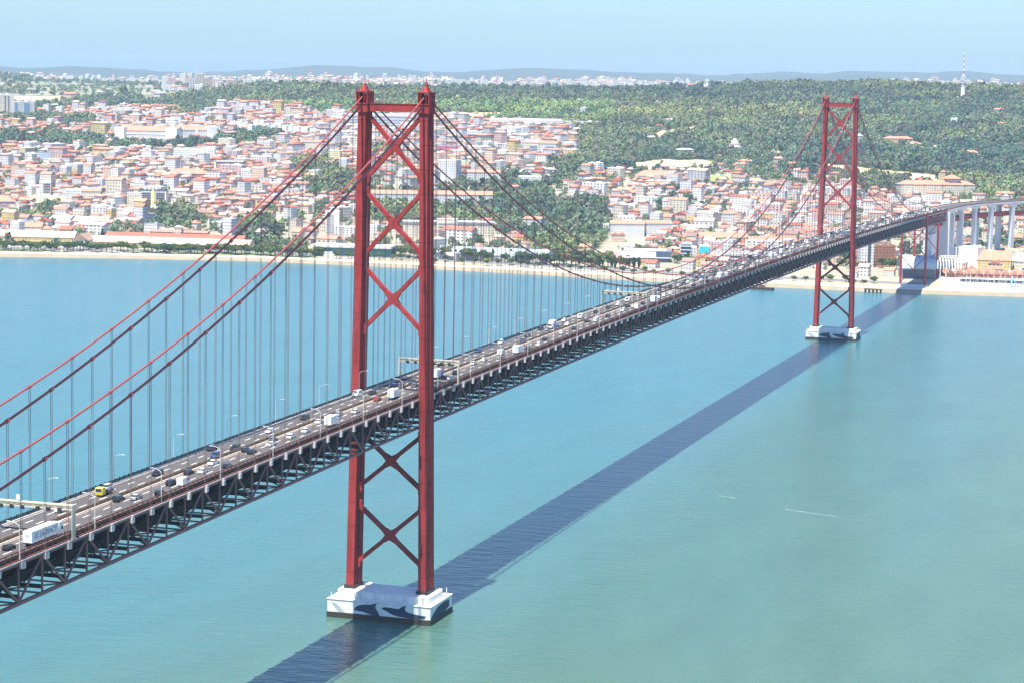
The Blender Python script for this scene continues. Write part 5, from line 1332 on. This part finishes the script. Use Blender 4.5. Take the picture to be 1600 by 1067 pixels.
# ================================================================== TOWN HOUSES
LMX = np.array([p[:2] for p in LM])
FT = np.array(FOOT)
def free(X, Y, r=0.0):
    dx = X[:, None] - FT[None, :, 0]; dy = Y[:, None] - FT[None, :, 1]
    a = np.abs(dx * FT[None, :, 2] + dy * FT[None, :, 3]); c = np.abs(-dx * FT[None, :, 3] + dy * FT[None, :, 2])
    return ~((a < FT[None, :, 4] + r) & (c < FT[None, :, 5] + r)).any(1)
def near_deck(X, Y): return (np.abs(X - np.interp(Y, [1400, 1700, 1872, 1980, 2105, 2238, 2400], [0, 0, 15, 49, 116, 212, 330])) < 19) & (Y < 2300)
def place(x, y):
    """which landmark is nearest and on which side of it (seen from the far bank) this point lies"""
    d = np.hypot(LMX[:, 0] - x, LMX[:, 1] - y); i = int(np.argmin(d))
    u0, D0 = ud(LMX[i, 0], LMX[i, 1]); u1, D1 = ud(x, y); dl = (u1 - u0) * D0 / 3500; dd = D1 - D0
    side = ('right of' if dl > 0 else 'left of') if abs(dl) > abs(dd) else ('behind' if dd > 0 else 'in front of')
    return side, LM[i][2], d[i]

# jittered street grid, rows following the slope
cand = []
uu = -60.0
Dg = np.arange(2560, 5600, 1.0)
pts = []
ang = YAW + .18
ca, sa = math.cos(ang), math.sin(ang)
gx = np.arange(-2200, 2200, 12.6); gy = np.arange(-200, 5200, 17.5)
GX, GY = np.meshgrid(gx, gy, indexing='ij'); GX = GX.ravel(); GY = GY.ravel()
keep = ((np.round(GX / 12.6) % 7) != 0) & ((np.round(GY / 17.5) % 4) != 3)
GX = GX[keep] + rng.uniform(-1.6, 1.6, keep.sum()); GY = GY[keep] + rng.uniform(-2, 2, keep.sum())
th = .22 * np.sin(GX / 420.) + .15 * np.sin(GY / 350.)
HX = CAM[0] + GX * ca - GY * sa * -1; HY = CAM[1] - GX * sa * -1 * -1 + GY * ca
U, D = ud(HX, HY)
ok = (U > -60) & (U < 1680) & (D > shore_d(U) + np.where(U < 410, 225, 128)) & (D < 5600)
HX, HY, U, D, th = HX[ok], HY[ok], U[ok], D[ok], th[ok]
HZ = zt(HX, HY); px, py = project(np.stack([HX, HY, HZ], 1)); K = classify(px, py)
q = rng.random(len(HX))
ok = ((K == 'H') & (q < .90)) | ((K == 'N') & (q < .62)) | ((K == 'M') & (q < .2)) | ((K == 'W') & (q < .012) & (py > 175)) | ((K == 'S') & (q < .4) & (D > shore_d(U) + 200))
ok &= free(HX, HY, 4) & ~near_deck(HX, HY)
ok &= ~((K == 'H') & (fbm(HX, HY, .013) > .62) & (q > .25))
HX, HY, HZ, D, U, th, px, py = [a[ok] for a in (HX, HY, HZ, D, U, th, px, py)]
order = np.argsort(D)
HX, HY, HZ, D, U, th, px, py = [a[order] for a in (HX, HY, HZ, D, U, th, px, py)]
def slope_drop(x, y):
    return float(min(zt(x + a, y + c) for a, c in ((-7, -7), (7, -7), (-7, 7), (7, 7))))

HV = [(12.5, 10, 7.5, 'gable', 3.2), (10.5, 11, 6.0, 'hip', 3.0), (13, 11, 9.8, 'gable', 3.4), (11, 10, 8.2, 'gablex', 3.2), (13, 11, 8.6, 'hip', 3.2), (10, 12, 5.5, 'gable', 2.8)]
AV = [(14, 12, 12.5, 'flat', 0), (21, 12, 15, 'flat', 0), (14, 12, 17, 'flat', 0), (22, 12, 12, 'gable', 3.0), (13, 11, 10, 'flat', 0), (17, 12, 20, 'gable', 3)]
WC = ['white', 'white', 'white', 'white', 'cream', 'cream', 'pink', 'peach', 'white', 'yellow', 'white', 'white', 'peach', 'grey']
RC = ['orange', 'orange', 'orange', 'pale', 'pale', 'red', 'brown']
FRC = ['white', 'white', 'white', 'pale', 'grey']
WN = {'white': 'white', 'cream': 'cream', 'pink': 'pink', 'peach': 'peach', 'yellow': 'yellow', 'grey': 'grey', 'blue': 'pale blue'}
RN = {'orange': 'orange roof', 'pale': 'faded roof', 'red': 'red roof', 'brown': 'brown roof', 'white': 'flat white roof', 'grey': 'flat grey roof'}
def proto_mesh(v):
    w, d, h, k, rh = v
    b = walls_mb(w, d, h + 4, k, rh, -d / 2)
    if k == 'gable':
        for s in (-1, 1): b.add([(s * w / 2, -d / 2, h + 4), (s * w / 2, d / 2, h + 4), (s * w / 2, 0, h + 4 + rh * .98)], [(0, 1, 2) if s > 0 else (1, 0, 2)])
    if k == 'gablex':
        for s in (-1, 1): b.add([(-w / 2, s * d / 2, h + 4), (w / 2, s * d / 2, h + 4), (0, s * d / 2, h + 4 + rh * .98)], [(0, 1, 2) if s < 0 else (1, 0, 2)])
    wm = b.mesh('wall', 'facade')
    r = roof_mb(k, w, d, h + 4.03, rh, .45, -d / 2)
    if k != 'flat': r.box(w * .22, d * .12, h + 4 + rh * .8, .9, .9, rh * 1.1)
    return wm, r.mesh('roof', 'tile')
HM = [proto_mesh(v) for v in HV]; AM = [proto_mesh(v) for v in AV]
rr = random.Random(3)
seen_lab = {}
nh = na = 0
town = []
recs = []
for i in range(len(HX)):
    x, y = float(HX[i]), float(HY[i])
    if float(HZ[i]) - slope_drop(x, y) > 3.6: continue
    dens = .5 + .5 * math.sin(x / 190.) * math.cos(y / 230.)
    apt = rr.random() < (.10 + .34 * dens ** 2)
    wc = rr.choice(WC); vi = rr.randrange(6)
    flat = (AV if apt else HV)[vi][3] == 'flat'
    rc = rr.choice(FRC if flat else RC)
    z = slope_drop(x, y) - 1.0; rz = ang + th[i] + rr.choice((0, 0, 0, math.pi / 2)) + rr.uniform(-.08, .08)
    s0 = rr.uniform(.86, 1.12); s = (s0 * rr.choice((.85, 1, 1, 1.3, 1.8)), s0, s0 * rr.uniform(.85, 1.2))
    lim = na if apt else nh
    jit = np.clip(np.array(WALL[wc]) * rr.uniform(.9, 1.06), 0, .86); rj = np.clip(np.array(ROOF[rc]) * rr.uniform(.75, 1.15), 0, .85)
    if lim < 300 and D[i] < 4300 and -10 < px[i] < 1610:
        if apt: na += 1
        else: nh += 1
        side, ph, dist = place(x, y)
        vol = (AV if apt else HV)[vi]
        size = ('tall' if vol[2] > 16 else 'low' if vol[2] < 11 else 'broad' if vol[0] > 18 else 'stocky') if apt else ('small' if vol[2] < 7 else 'tall' if vol[2] > 9.2 else 'narrow' if vol[3] == 'gablex' else 'plain')
        lab = f"{size} {WN[wc]} {'block' if apt else 'house'}, {RN[rc]}, {side} {ph}"
        recs.append((lab, dist, x, y, z, rz, s, apt, vi, jit, rj))
    else:
        town.append((x, y, z, rz, s, apt, vi, jit, rj))
cnt = {}
for r_ in sorted(recs, key=lambda r: (r[0], r[1])): cnt.setdefault(r_[0], []).append(r_)
for r_ in recs:
    lab, dist, x, y, z, rz, s, apt, vi, jit, rj = r_
    k = cnt[lab]
    if len(k) > 1: lab = lab + f", {nth(k.index(r_))} out"
    t = thing('apartment_block' if apt else 'town_house', lab, 'apartment block' if apt else 'house', (x, y, z - 3), rz, 'apartment blocks of the hillside town' if apt else 'houses of the hillside town')
    t.scale = s
    wm, rm = (AM if apt else HM)[vi]
    link('wall', wm, t, jit); link('roof', rm, t, rj)

def merge_stuff(name, items, matname, pick):
    """copies of small meshes, each with its own tint, as one object"""
    VV_, FF, UVs, CCs = [], [], [], []; off = 0; ls = []
    cache = {}
    for it in items:
        me, x, y, z, rz, s, col = pick(it)
        if me.name not in cache:
            v = np.array([p.co for p in me.vertices]); f = [tuple(p.vertices) for p in me.polygons]
            uv = np.array([l.uv for l in me.uv_layers[0].data]) if me.uv_layers else np.zeros((len(me.loops), 2))
            cache[me.name] = (v, np.concatenate([np.array(a) for a in f]), np.array([len(a) for a in f]), uv)
        v, li, ln, uv = cache[me.name]; c, n = math.cos(rz), math.sin(rz)
        w = v * np.array(s); VV_.append(np.stack([x + w[:, 0] * c - w[:, 1] * n, y + w[:, 0] * n + w[:, 1] * c, z + w[:, 2]], 1))
        FF.append(li + off); ls.append(ln); UVs.append(uv); CCs.append(np.tile([*col, 1.0], (len(v), 1))); off += len(v)
    V = np.concatenate(VV_).astype(np.float32); L = np.concatenate(FF).astype(np.int32); n = np.concatenate(ls); st = np.concatenate([[0], np.cumsum(n)[:-1]]).astype(np.int32)
    me = bpy.data.meshes.new(name); me.vertices.add(len(V)); me.vertices.foreach_set('co', V.ravel())
    me.loops.add(len(L)); me.loops.foreach_set('vertex_index', L); me.polygons.add(len(n)); me.polygons.foreach_set('loop_start', st)
    me.update(calc_edges=True)
    ul = me.uv_layers.new(name='UVMap'); ul.data.foreach_set('uv', np.concatenate(UVs).astype(np.float32).ravel())
    ca_ = me.color_attributes.new('tint', 'FLOAT_COLOR', 'POINT'); ca_.data.foreach_set('color', np.concatenate(CCs).astype(np.float32).ravel())
    me.materials.append(MT[matname]); me.validate(); return me
# far town: specks of white and pink blocks on the plain behind the ridge
far = []
N_ = 5200
fu = rng.uniform(-80, 1680, N_); fD = rng.uniform(5600, 12500, N_) ** 1.0
fx, fy = xy_of(fu, fD); fz = zt(fx, fy); fpx, fpy = project(np.stack([fx, fy, fz], 1)); fk = classify(fpx, fpy)
cl = fbm(fx, fy, .0022)
for i in range(N_):
    if not (fk[i] in 'T' and cl[i] > .0 or fk[i] == 'M' and fpx[i] < 340 and cl[i] > .1 and rng.random() < .5 or fk[i] == 'W' and rng.random() < .012): continue
    if cl[i] < .15 and rng.random() < .5: continue
    if not free(np.array([fx[i]]), np.array([fy[i]]), 4)[0]: continue
    apt = rng.random() < .5; vi = int(rng.integers(6)); wc = WALL[['white', 'white', 'cream', 'peach', 'pink', 'white'][int(rng.integers(6))]]
    rc = ROOF[['orange', 'pale', 'white', 'pale'][int(rng.integers(4))]]
    far.append((float(fx[i]), float(fy[i]), float(fz[i]) - 5, float(rng.uniform(0, 3)), (float(rng.uniform(1.0, 1.7)),) * 3, apt, vi, wc, rc))
allt = town + far
root = tag(bpy.data.objects.new('distant_town', None), 'mass of small white and orange roofed buildings covering the far slopes', 'town', None, 'stuff'); COL.objects.link(root)
for nm, mt, j in (('walls', 'town_wall', 0), ('roofs', 'town_roof', 1)):
    link(nm, merge_stuff(nm, allt, mt, lambda it: ((AM if it[5] else HM)[it[6]][j], it[0], it[1], it[2] - 3, it[3], it[4], it[7 + j])), root)['kind'] = 'stuff'

# ================================================================== TREES
def crown_mesh(kind, seed):
    g = np.random.default_rng(seed); V = []; F = []
    if kind == 'broad': lobes = [(g.uniform(-.28, .28), g.uniform(-.28, .28), g.uniform(.45, .82), g.uniform(.2, .34)) for _ in range(9)]
    elif kind == 'pine': lobes = [(g.uniform(-.42, .42), g.uniform(-.42, .42), g.uniform(.74, .88), g.uniform(.14, .22)) for _ in range(10)]
    elif kind == 'conifer': lobes = [(0, 0, .12 + .8 * k / 11, .27 * (1 - k / 12.5)) for k in range(12)]
    else: lobes = [(0, 0, .15 + .75 * k / 9, .13 * math.sin(math.pi * (k + 1.2) / 11.5) + .02) for k in range(10)]
    for lx, ly, lz, lr in lobes:
        for _ in range(46 if kind != 'cypress' else 34):
            d = g.normal(size=3); d /= np.linalg.norm(d); p = np.array([lx, ly, lz]) + d * lr * g.uniform(.55, 1.05) * np.array([1, 1, .78])
            a = np.cross(d + g.normal(size=3) * .5, [0, 0, 1.0]); a /= np.linalg.norm(a) + 1e-6; c = np.cross(a, d + g.normal(size=3) * .4); c /= np.linalg.norm(c) + 1e-6
            s = g.uniform(.045, .085); o = len(V)
            V += [p - a * s, p + c * s * .8, p + a * s, p - c * s * .9]; F.append((o, o + 1, o + 2, o + 3))
    me = bpy.data.meshes.new('crown'); me.from_pydata([tuple(v) for v in V], [], F); me.materials.append(MT['leaf']); return me
def trunk_mesh(kind):
    b = MB(); top = {'broad': .55, 'pine': .8, 'conifer': .9, 'cypress': .7}[kind]
    b.tube([(0, 0, -.12), (.01, 0, top * .5), (0, .01, top)], [.035, .026, .01], 7)
    if kind in ('broad', 'pine'):
        for k in range(5):
            a = k * 1.26; b.tube([(0, 0, top * .6), (.2 * math.cos(a), .2 * math.sin(a), top * .95)], [.016, .006], 5)
    return b.mesh('trunk', 'bark')
TM = {k: ([crown_mesh(k, 10 * i + j) for j in range(3)], trunk_mesh(k)) for i, k in enumerate(('broad', 'pine', 'conifer', 'cypress'))}
TN = {'broad': 'leafy tree', 'pine': 'flat topped pine', 'conifer': 'pointed conifer', 'cypress': 'slim cypress'}
TONE = {'dark green': (.62, .78, .62), 'green': (.95, 1.05, .8), 'olive': (1.35, 1.2, .8), 'bright green': (1.25, 1.55, .7), 'yellowish': (1.9, 1.7, .7)}
trees = []
for px_, py_, h_, k in ((145, 367, 16, 'conifer'), (160, 372, 15, 'conifer'), (297, 279, 17, 'conifer'), (32, 352, 13, 'cypress'), (46, 351, 13, 'cypress'), (268, 344, 15, 'conifer'), (276, 345, 13, 'conifer'), (886, 275, 18, 'conifer'), (888, 302, 18, 'conifer'), (930, 300, 12, 'cypress'),
    (898, 375, 17, 'broad'), (905, 388, 15, 'broad'), (535, 398, 14, 'broad'), (545, 399, 13, 'broad'), (715, 378, 12, 'conifer'), (745, 380, 15, 'broad'), (750, 384, 12, 'broad'), (1088, 415, 15, 'broad'), (1090, 417, 11, 'broad'), (1475, 421, 8, 'conifer'), (1503, 421, 9, 'conifer'), (1510, 421, 7, 'conifer'), (1583, 425, 11, 'conifer'), (1378, 420, 16, 'broad'), (1390, 421, 15, 'broad'), (1345, 421, 12, 'broad'), (1352, 421, 13, 'cypress')):
    p = at(px_, py_); trees.append((p[0], p[1], h_ * math.hypot(p[0] - CAM[0], p[1] - CAM[1]) / 3500, k))
rt = random.Random(9)
x = -8.0
while x < 1420:           # park trees and bushes along the quay lawn
    inner = x < 140 or 150 < x < 240
    for _ in range(2 if x < 500 else 1):
        u = x + rt.uniform(-4, 4); D_ = float(shore_d(u)) + rt.uniform(42, 74); X, Y = xy_of(u, D_)
        if abs(X) > 32 or Y > 1800: trees.append((X, Y, rt.uniform(7, 11) if x < 500 else rt.uniform(5, 8.5), 'pine' if inner and rt.random() < .6 else 'broad'))
    x += rt.uniform(5, 12) if x < 480 else rt.uniform(12, 26)
x = 560.0
while x < 1000:           # roadside row in front of the halls
    D_ = float(shore_d(x)) + rt.uniform(100, 126); X, Y = xy_of(x, D_); trees.append((X, Y, rt.uniform(9, 15), rt.choice(('broad', 'broad', 'cypress')))); x += rt.uniform(5, 10)
NTR = 300 - len(trees)
tu = rng.uniform(-20, 1620, 6000); tD = rng.uniform(2480, 3500, 6000); TX, TYY = xy_of(tu, tD)
TZ = zt(TX, TYY); tpx, tpy = project(np.stack([TX, TYY, TZ], 1)); tk = classify(tpx, tpy)
okt = free(TX, TYY, 1) & (tD > shore_d(tu) + 130) & ~near_deck(TX, TYY) & np.isin(tk, list('MHWN')) & ((tk != 'H') | (rng.random(6000) < .35))
hx_all = np.stack([HX, HY], 1)
cnt_t = 0
for i in np.nonzero(okt)[0][np.argsort(tD[okt])]:
    if cnt_t >= NTR: break
    if tk[i] != 'W' and np.hypot(hx_all[:, 0] - TX[i], hx_all[:, 1] - TYY[i]).min() < 9: continue
    trees.append((float(TX[i]), float(TYY[i]), rt.uniform(8, 15), rt.choices(['broad', 'pine', 'conifer', 'cypress'], [7, 1.5, .7, .8])[0])); cnt_t += 1
recs = []
for X, Y, h_, k in trees:
    side, ph, dist = place(X, Y); tone = rt.choices(list(TONE), [5, 4, 3, 1.6, .5])[0]
    if k in ('conifer', 'cypress'): tone = 'dark green'
    size = 'tall' if h_ > 12 else 'low' if h_ < 8 else 'mid height'
    recs.append((f"{size} {tone} {TN[k]} {side} {ph}", dist, X, Y, h_, k, tone))
cnt = {}
for r_ in sorted(recs, key=lambda r: (r[0], r[1])): cnt.setdefault(r_[0], []).append(r_)
for r_ in recs:
    lab, dist, X, Y, h_, k, tone = r_
    if len(cnt[lab]) > 1: lab += f", {nth(cnt[lab].index(r_))} out"
    t = thing({'broad': 'broadleaf_tree', 'pine': 'pine_tree', 'conifer': 'conifer_tree', 'cypress': 'cypress_tree'}[k], lab, 'tree', (X, Y, max(4.9, float(zt(X, Y))) + .1), rt.uniform(0, 6), 'trees along the far shore')
    wd = 1.0 if k != 'pine' else 1.1
    t.scale = (h_ * wd * (1.25 if k == 'broad' else 1), h_ * wd * (1.25 if k == 'broad' else 1), h_)
    link('crown', rt.choice(TM[k][0]), t, tuple(v * rt.uniform(.85, 1.15) for v in TONE[tone])); link('trunk', TM[k][1], t)
p = at(266, 353); t = thing('flowering_tree', 'purple flowering tree among dark trees behind the yellow hall', 'tree', tuple(p)); t.scale = (13, 13, 10)
link('crown', TM['broad'][0][1], t, (4.2, 1.9, 7.5)); link('trunk', TM['broad'][1], t)

# woodland: one mass of many leaf-clump crowns
def clump(seed):
    g = np.random.default_rng(seed); V = []; F = []
    for _ in range(6):
        c = np.array([g.uniform(-.55, .55), g.uniform(-.55, .55), g.uniform(.15, .75)]); r_ = g.uniform(.34, .55)
        for _ in range(15):
            d = g.normal(size=3); d[2] = abs(d[2]) * .9 - .15; d /= np.linalg.norm(d); p = c + d * r_
            a = np.cross(d, [.3, .1, 1.0]); a /= np.linalg.norm(a); e = np.cross(a, d) ; s = g.uniform(.13, .23); o = len(V)
            tl = d * g.uniform(-.12, .12)
            V += [p - a * s + tl, p + e * s, p + a * s - tl, p - e * s]; F.append((o, o + 1, o + 2, o + 3))
    return np.array(V), np.array(F)
CL = [clump(50 + i) for i in range(8)]
gx = np.arange(-2600, 3200, 10.5); WXs = []
fuu = np.concatenate([rng.uniform(-90, 1700, 60000), rng.uniform(-90, 1700, 42000)])
fDD = np.concatenate([rng.uniform(2480, 5400, 60000), rng.uniform(3300, 5700, 42000)])
kp = rng.random(len(fDD)) < (fDD / 5700) ; fuu, fDD = fuu[kp], fDD[kp]
far2 = rng.uniform(5600, 9500, 9000); fuu = np.concatenate([fuu, rng.uniform(-90, 1700, 9000)]); fDD = np.concatenate([fDD, far2])
WX, WY = xy_of(fuu, fDD); WZz = zt(WX, WY); wpx, wpy = project(np.stack([WX, WY, WZz], 1)); wk = classify(wpx, wpy)
g1 = fbm(WX, WY, .012); g2 = fbm(WX, WY, .004)
qr = rng.random(len(WX))
keep = ((wk == 'W') & (qr < .95) & ((fbm(WX, WY, .0075) < .78) | (qr < .25))) | ((wk == 'M') & (qr < .42) & (g1 > -.3)) | ((wk == 'N') & (qr < .22 + .4 * np.clip(g1, 0, 1))) | ((wk == 'H') & (qr < .14 + .4 * np.clip(g1, 0, 1))) | ((wk == 'F') & (qr < .012)) | ((wk == 'T') & (qr < .45) & (g1 < .2))
keep &= (fDD > shore_d(fuu) + 130) & ~near_deck(WX, WY)
WX, WY, WZz, fDD, wk, g1, g2, wpx, wpy = [a[keep] for a in (WX, WY, WZz, fDD, wk, g1, g2, wpx, wpy)]
fr = np.zeros(len(WX), bool)
for a in range(0, len(WX), 4000): fr[a:a + 4000] = free(WX[a:a + 4000], WY[a:a + 4000], 2)
hk = np.round(HX / 8).astype(int) * 100000 + np.round(HY / 8).astype(int); wkk = np.round(WX / 8).astype(int) * 100000 + np.round(WY / 8).astype(int)
fr &= ~np.isin(wkk, hk)
WX, WY, WZz, fDD, wk, g1, g2, wpx, wpy = [a[fr] for a in (WX, WY, WZz, fDD, wk, g1, g2, wpx, wpy)]
n = len(WX)
print('woodland crowns', n, 'houses', nh, 'blocks', na, 'town stuff', len(allt), 'trees', len(trees), 'vehicles', len(cars))
sz = rng.uniform(3.2, 8.6, n) * (1 + .25 * fbm(WX, WY, .009)) * np.where(fDD > 5600, 1.5, 1) * np.where(wk == 'W', 1.05, .85)
hz = sz * rng.uniform(.75, 1.35, n); rot = rng.uniform(0, 6.28, n)
g3 = fbm(WX, WY, .021)
tone = np.stack([.95 + .55 * g2 + .3 * g3 + rng.normal(0, .11, n), 1.0 + .35 * g2 + .22 * g3 + rng.normal(0, .10, n), .9 - .1 * g3 + rng.normal(0, .09, n)], 1)
plant = (wpx > 430) & (wpx < 960) & (wpy > 162 + (wpx < 560) * 2) & (wpy < 190)
tone[plant] *= np.array([1.2, 1.45, 1.15]); tone[~plant & (wpx > 500) & (wpy < 163)] *= .85
light = np.clip(rng.normal(1.1, .16, n) + .18 * g1 + .3 * g3, .3, 2.1)[:, None]
tone = np.clip(tone * light, .2, 2.4)
Vs, Fs, Cs = [], [], []; off = 0
ki = rng.integers(0, len(CL), n)
for j, (cv, cf) in enumerate(CL):
    s_ = np.nonzero(ki == j)[0]; c_, n_ = np.cos(rot[s_])[:, None], np.sin(rot[s_])[:, None]
    X = WX[s_, None] + (cv[None, :, 0] * c_ - cv[None, :, 1] * n_) * sz[s_, None]
    Y = WY[s_, None] + (cv[None, :, 0] * n_ + cv[None, :, 1] * c_) * sz[s_, None]
    Z = WZz[s_, None] + hz[s_, None] * (.25 + cv[None, :, 2] * 1.15)
    Vs.append(np.stack([X, Y, Z], -1).reshape(-1, 3)); Cs.append(np.repeat(tone[s_], len(cv), 0))
    Fs.append((cf[None] + off + (np.arange(len(s_)) * len(cv))[:, None, None]).reshape(-1, 4)); off += len(s_) * len(cv)
V = np.concatenate(Vs).astype(np.float32); F = np.concatenate(Fs).astype(np.int32); C_ = np.concatenate(Cs)
me = bpy.data.meshes.new('woodland'); me.vertices.add(len(V)); me.vertices.foreach_set('co', V.ravel()); me.loops.add(F.size); me.loops.foreach_set('vertex_index', F.ravel())
me.polygons.add(len(F)); me.polygons.foreach_set('loop_start', np.arange(0, F.size, 4, dtype=np.int32)); me.update(calc_edges=True)
ca_ = me.color_attributes.new('tint', 'FLOAT_COLOR', 'POINT'); ca_.data.foreach_set('color', np.hstack([C_, np.ones((len(C_), 1))]).astype(np.float32).ravel())
me.materials.append(MT['wood'])
tag(link('woodland', me), 'dense green woodland covering the hills behind the town', 'woodland', None, 'stuff')

# parked cars along the quay road
pk = []
for i in range(46):
    u = 225 + i * 2.6 if i < 34 else 590 + (i - 34) * 7; X, Y = xy_of(u, float(shore_d(u)) + (82 if i % 2 else 90)); pk.append((u, X, Y))
for i, (u, X, Y) in enumerate(pk):
    colr = rt.choice(['white', 'black', 'silver', 'grey', 'white', 'blue', 'red']); o = vehicle(rt.choice(['hatch', 'sedan', 'suv'])); recolor(o, CC[colr])
    o.location = (X, Y, 5.42); o.rotation_euler = (0, 0, rt.uniform(-.2, .2) + .3)
    row = 'back' if i % 2 == 0 else 'front'
    where = 'in front of the long yellow hall' if i < 34 else 'in front of the blue grey hall'
    k = (i if i < 34 else i - 34) // 2
    tag(o, f"{colr} parked car {where}, {nth(k)} from left, {row} row", 'car', 'cars parked along the quay')

# two short wakes on the open river
for (px_, py_, L_, lab) in ((1268, 801, 26, 'faint white foam streak on the open water right of the bridge shadow'), (1137, 776, 9, 'short white foam fleck on the water right of the bridge shadow')):
    c = hit_z(px_, py_, WZ); b = MB(); q_ = random.Random(2)
    for k in range(int(L_ * 2)):
        b.box(c[0] + (k / 2 - L_ / 2) * 1.0, c[1] - .35 * (k / 2 - L_ / 2) + q_.uniform(-.5, .5), WZ + .06, q_.uniform(.3, 1.0), q_.uniform(.12, .3), .05)
    o = b.build('foam_streak', 'tint', None, (.40, .46, .46)); tag(o, lab, 'foam', None, 'stuff')

# ================================================================== LIGHT, AIR, CAMERA
sun_vec = Vector((-5.6, -66.0, 191.0)).normalized()
el = math.asin(sun_vec.z); az = math.atan2(sun_vec.x, sun_vec.y)
sl = bpy.data.lights.new('sun', 'SUN'); sl.energy = 5.0; sl.angle = math.radians(.5); sl.color = (1, .945, .83)
so = bpy.data.objects.new('sun', sl); COL.objects.link(so); so.rotation_euler = sun_vec.to_track_quat('Z', 'Y').to_euler()
w = bpy.data.worlds.new('World'); sc.world = w; w.use_nodes = True
nt = w.node_tree; bg = nt.nodes['Background']; sky = nt.nodes.new('ShaderNodeTexSky'); sky.sky_type = 'NISHITA'; sky.sun_disc = False
sky.sun_elevation = el; sky.sun_rotation = az % (2 * math.pi); sky.altitude = 200; sky.air_density = 1.2; sky.dust_density = 1.2; sky.ozone_density = 1.5
nt.links.new(mixc(nt, 1.0, sky.outputs[0], (.61, .84, 1.18), 'MULTIPLY'), bg.inputs[0]); bg.inputs[1].default_value = .09

HAZE = 3.6e-5
if HAZE:
    m = bpy.data.materials.new('air_haze'); m.use_nodes = True; nt = m.node_tree; nt.nodes.remove(nt.nodes['Principled BSDF'])
    pv = nt.nodes.new('ShaderNodeVolumePrincipled'); pv.inputs['Color'].default_value = (.54, .77, 1.0, 1); pv.inputs['Density'].default_value = HAZE; pv.inputs['Anisotropy'].default_value = -.15
    nt.links.new(pv.outputs[0], nt.nodes['Material Output'].inputs['Volume'])
    mb = MB(); mb.box(-4000, 7500, 224, 46000, 23000, 450); o = mb.build('haze', m); o['kind'] = 'stuff'; tag(o, 'pale summer haze thinning the far hills', 'haze', None, 'stuff')
    sc.cycles.volume_bounces = 0
    sc.cycles.volume_step_rate = 1.0

cd = bpy.data.cameras.new('camera'); co = bpy.data.objects.new('camera', cd); COL.objects.link(co)
cd.sensor_width = 36; cd.lens = FPX / 1600 * 36; cd.clip_start = 1; cd.clip_end = 120000
M3 = Matrix((RIGHT, UP, -FWD)).transposed(); co.matrix_world = Matrix.Translation(Vector(CAM)) @ M3.to_4x4()
sc.camera = co
sc.render.engine = 'CYCLES'
sc.cycles.use_denoising = True; sc.cycles.denoiser = 'OPENIMAGEDENOISE'
sc.cycles.max_bounces = 5; sc.cycles.diffuse_bounces = 2; sc.cycles.glossy_bounces = 2; sc.cycles.transmission_bounces = 2
sc.cycles.caustics_reflective = False; sc.cycles.caustics_refractive = False
sc.view_settings.view_transform = 'Standard'; sc.view_settings.look = 'None'; sc.view_settings.gamma = 1.0; sc.view_settings.exposure = 1.12
sc.view_settings.use_curve_mapping = False
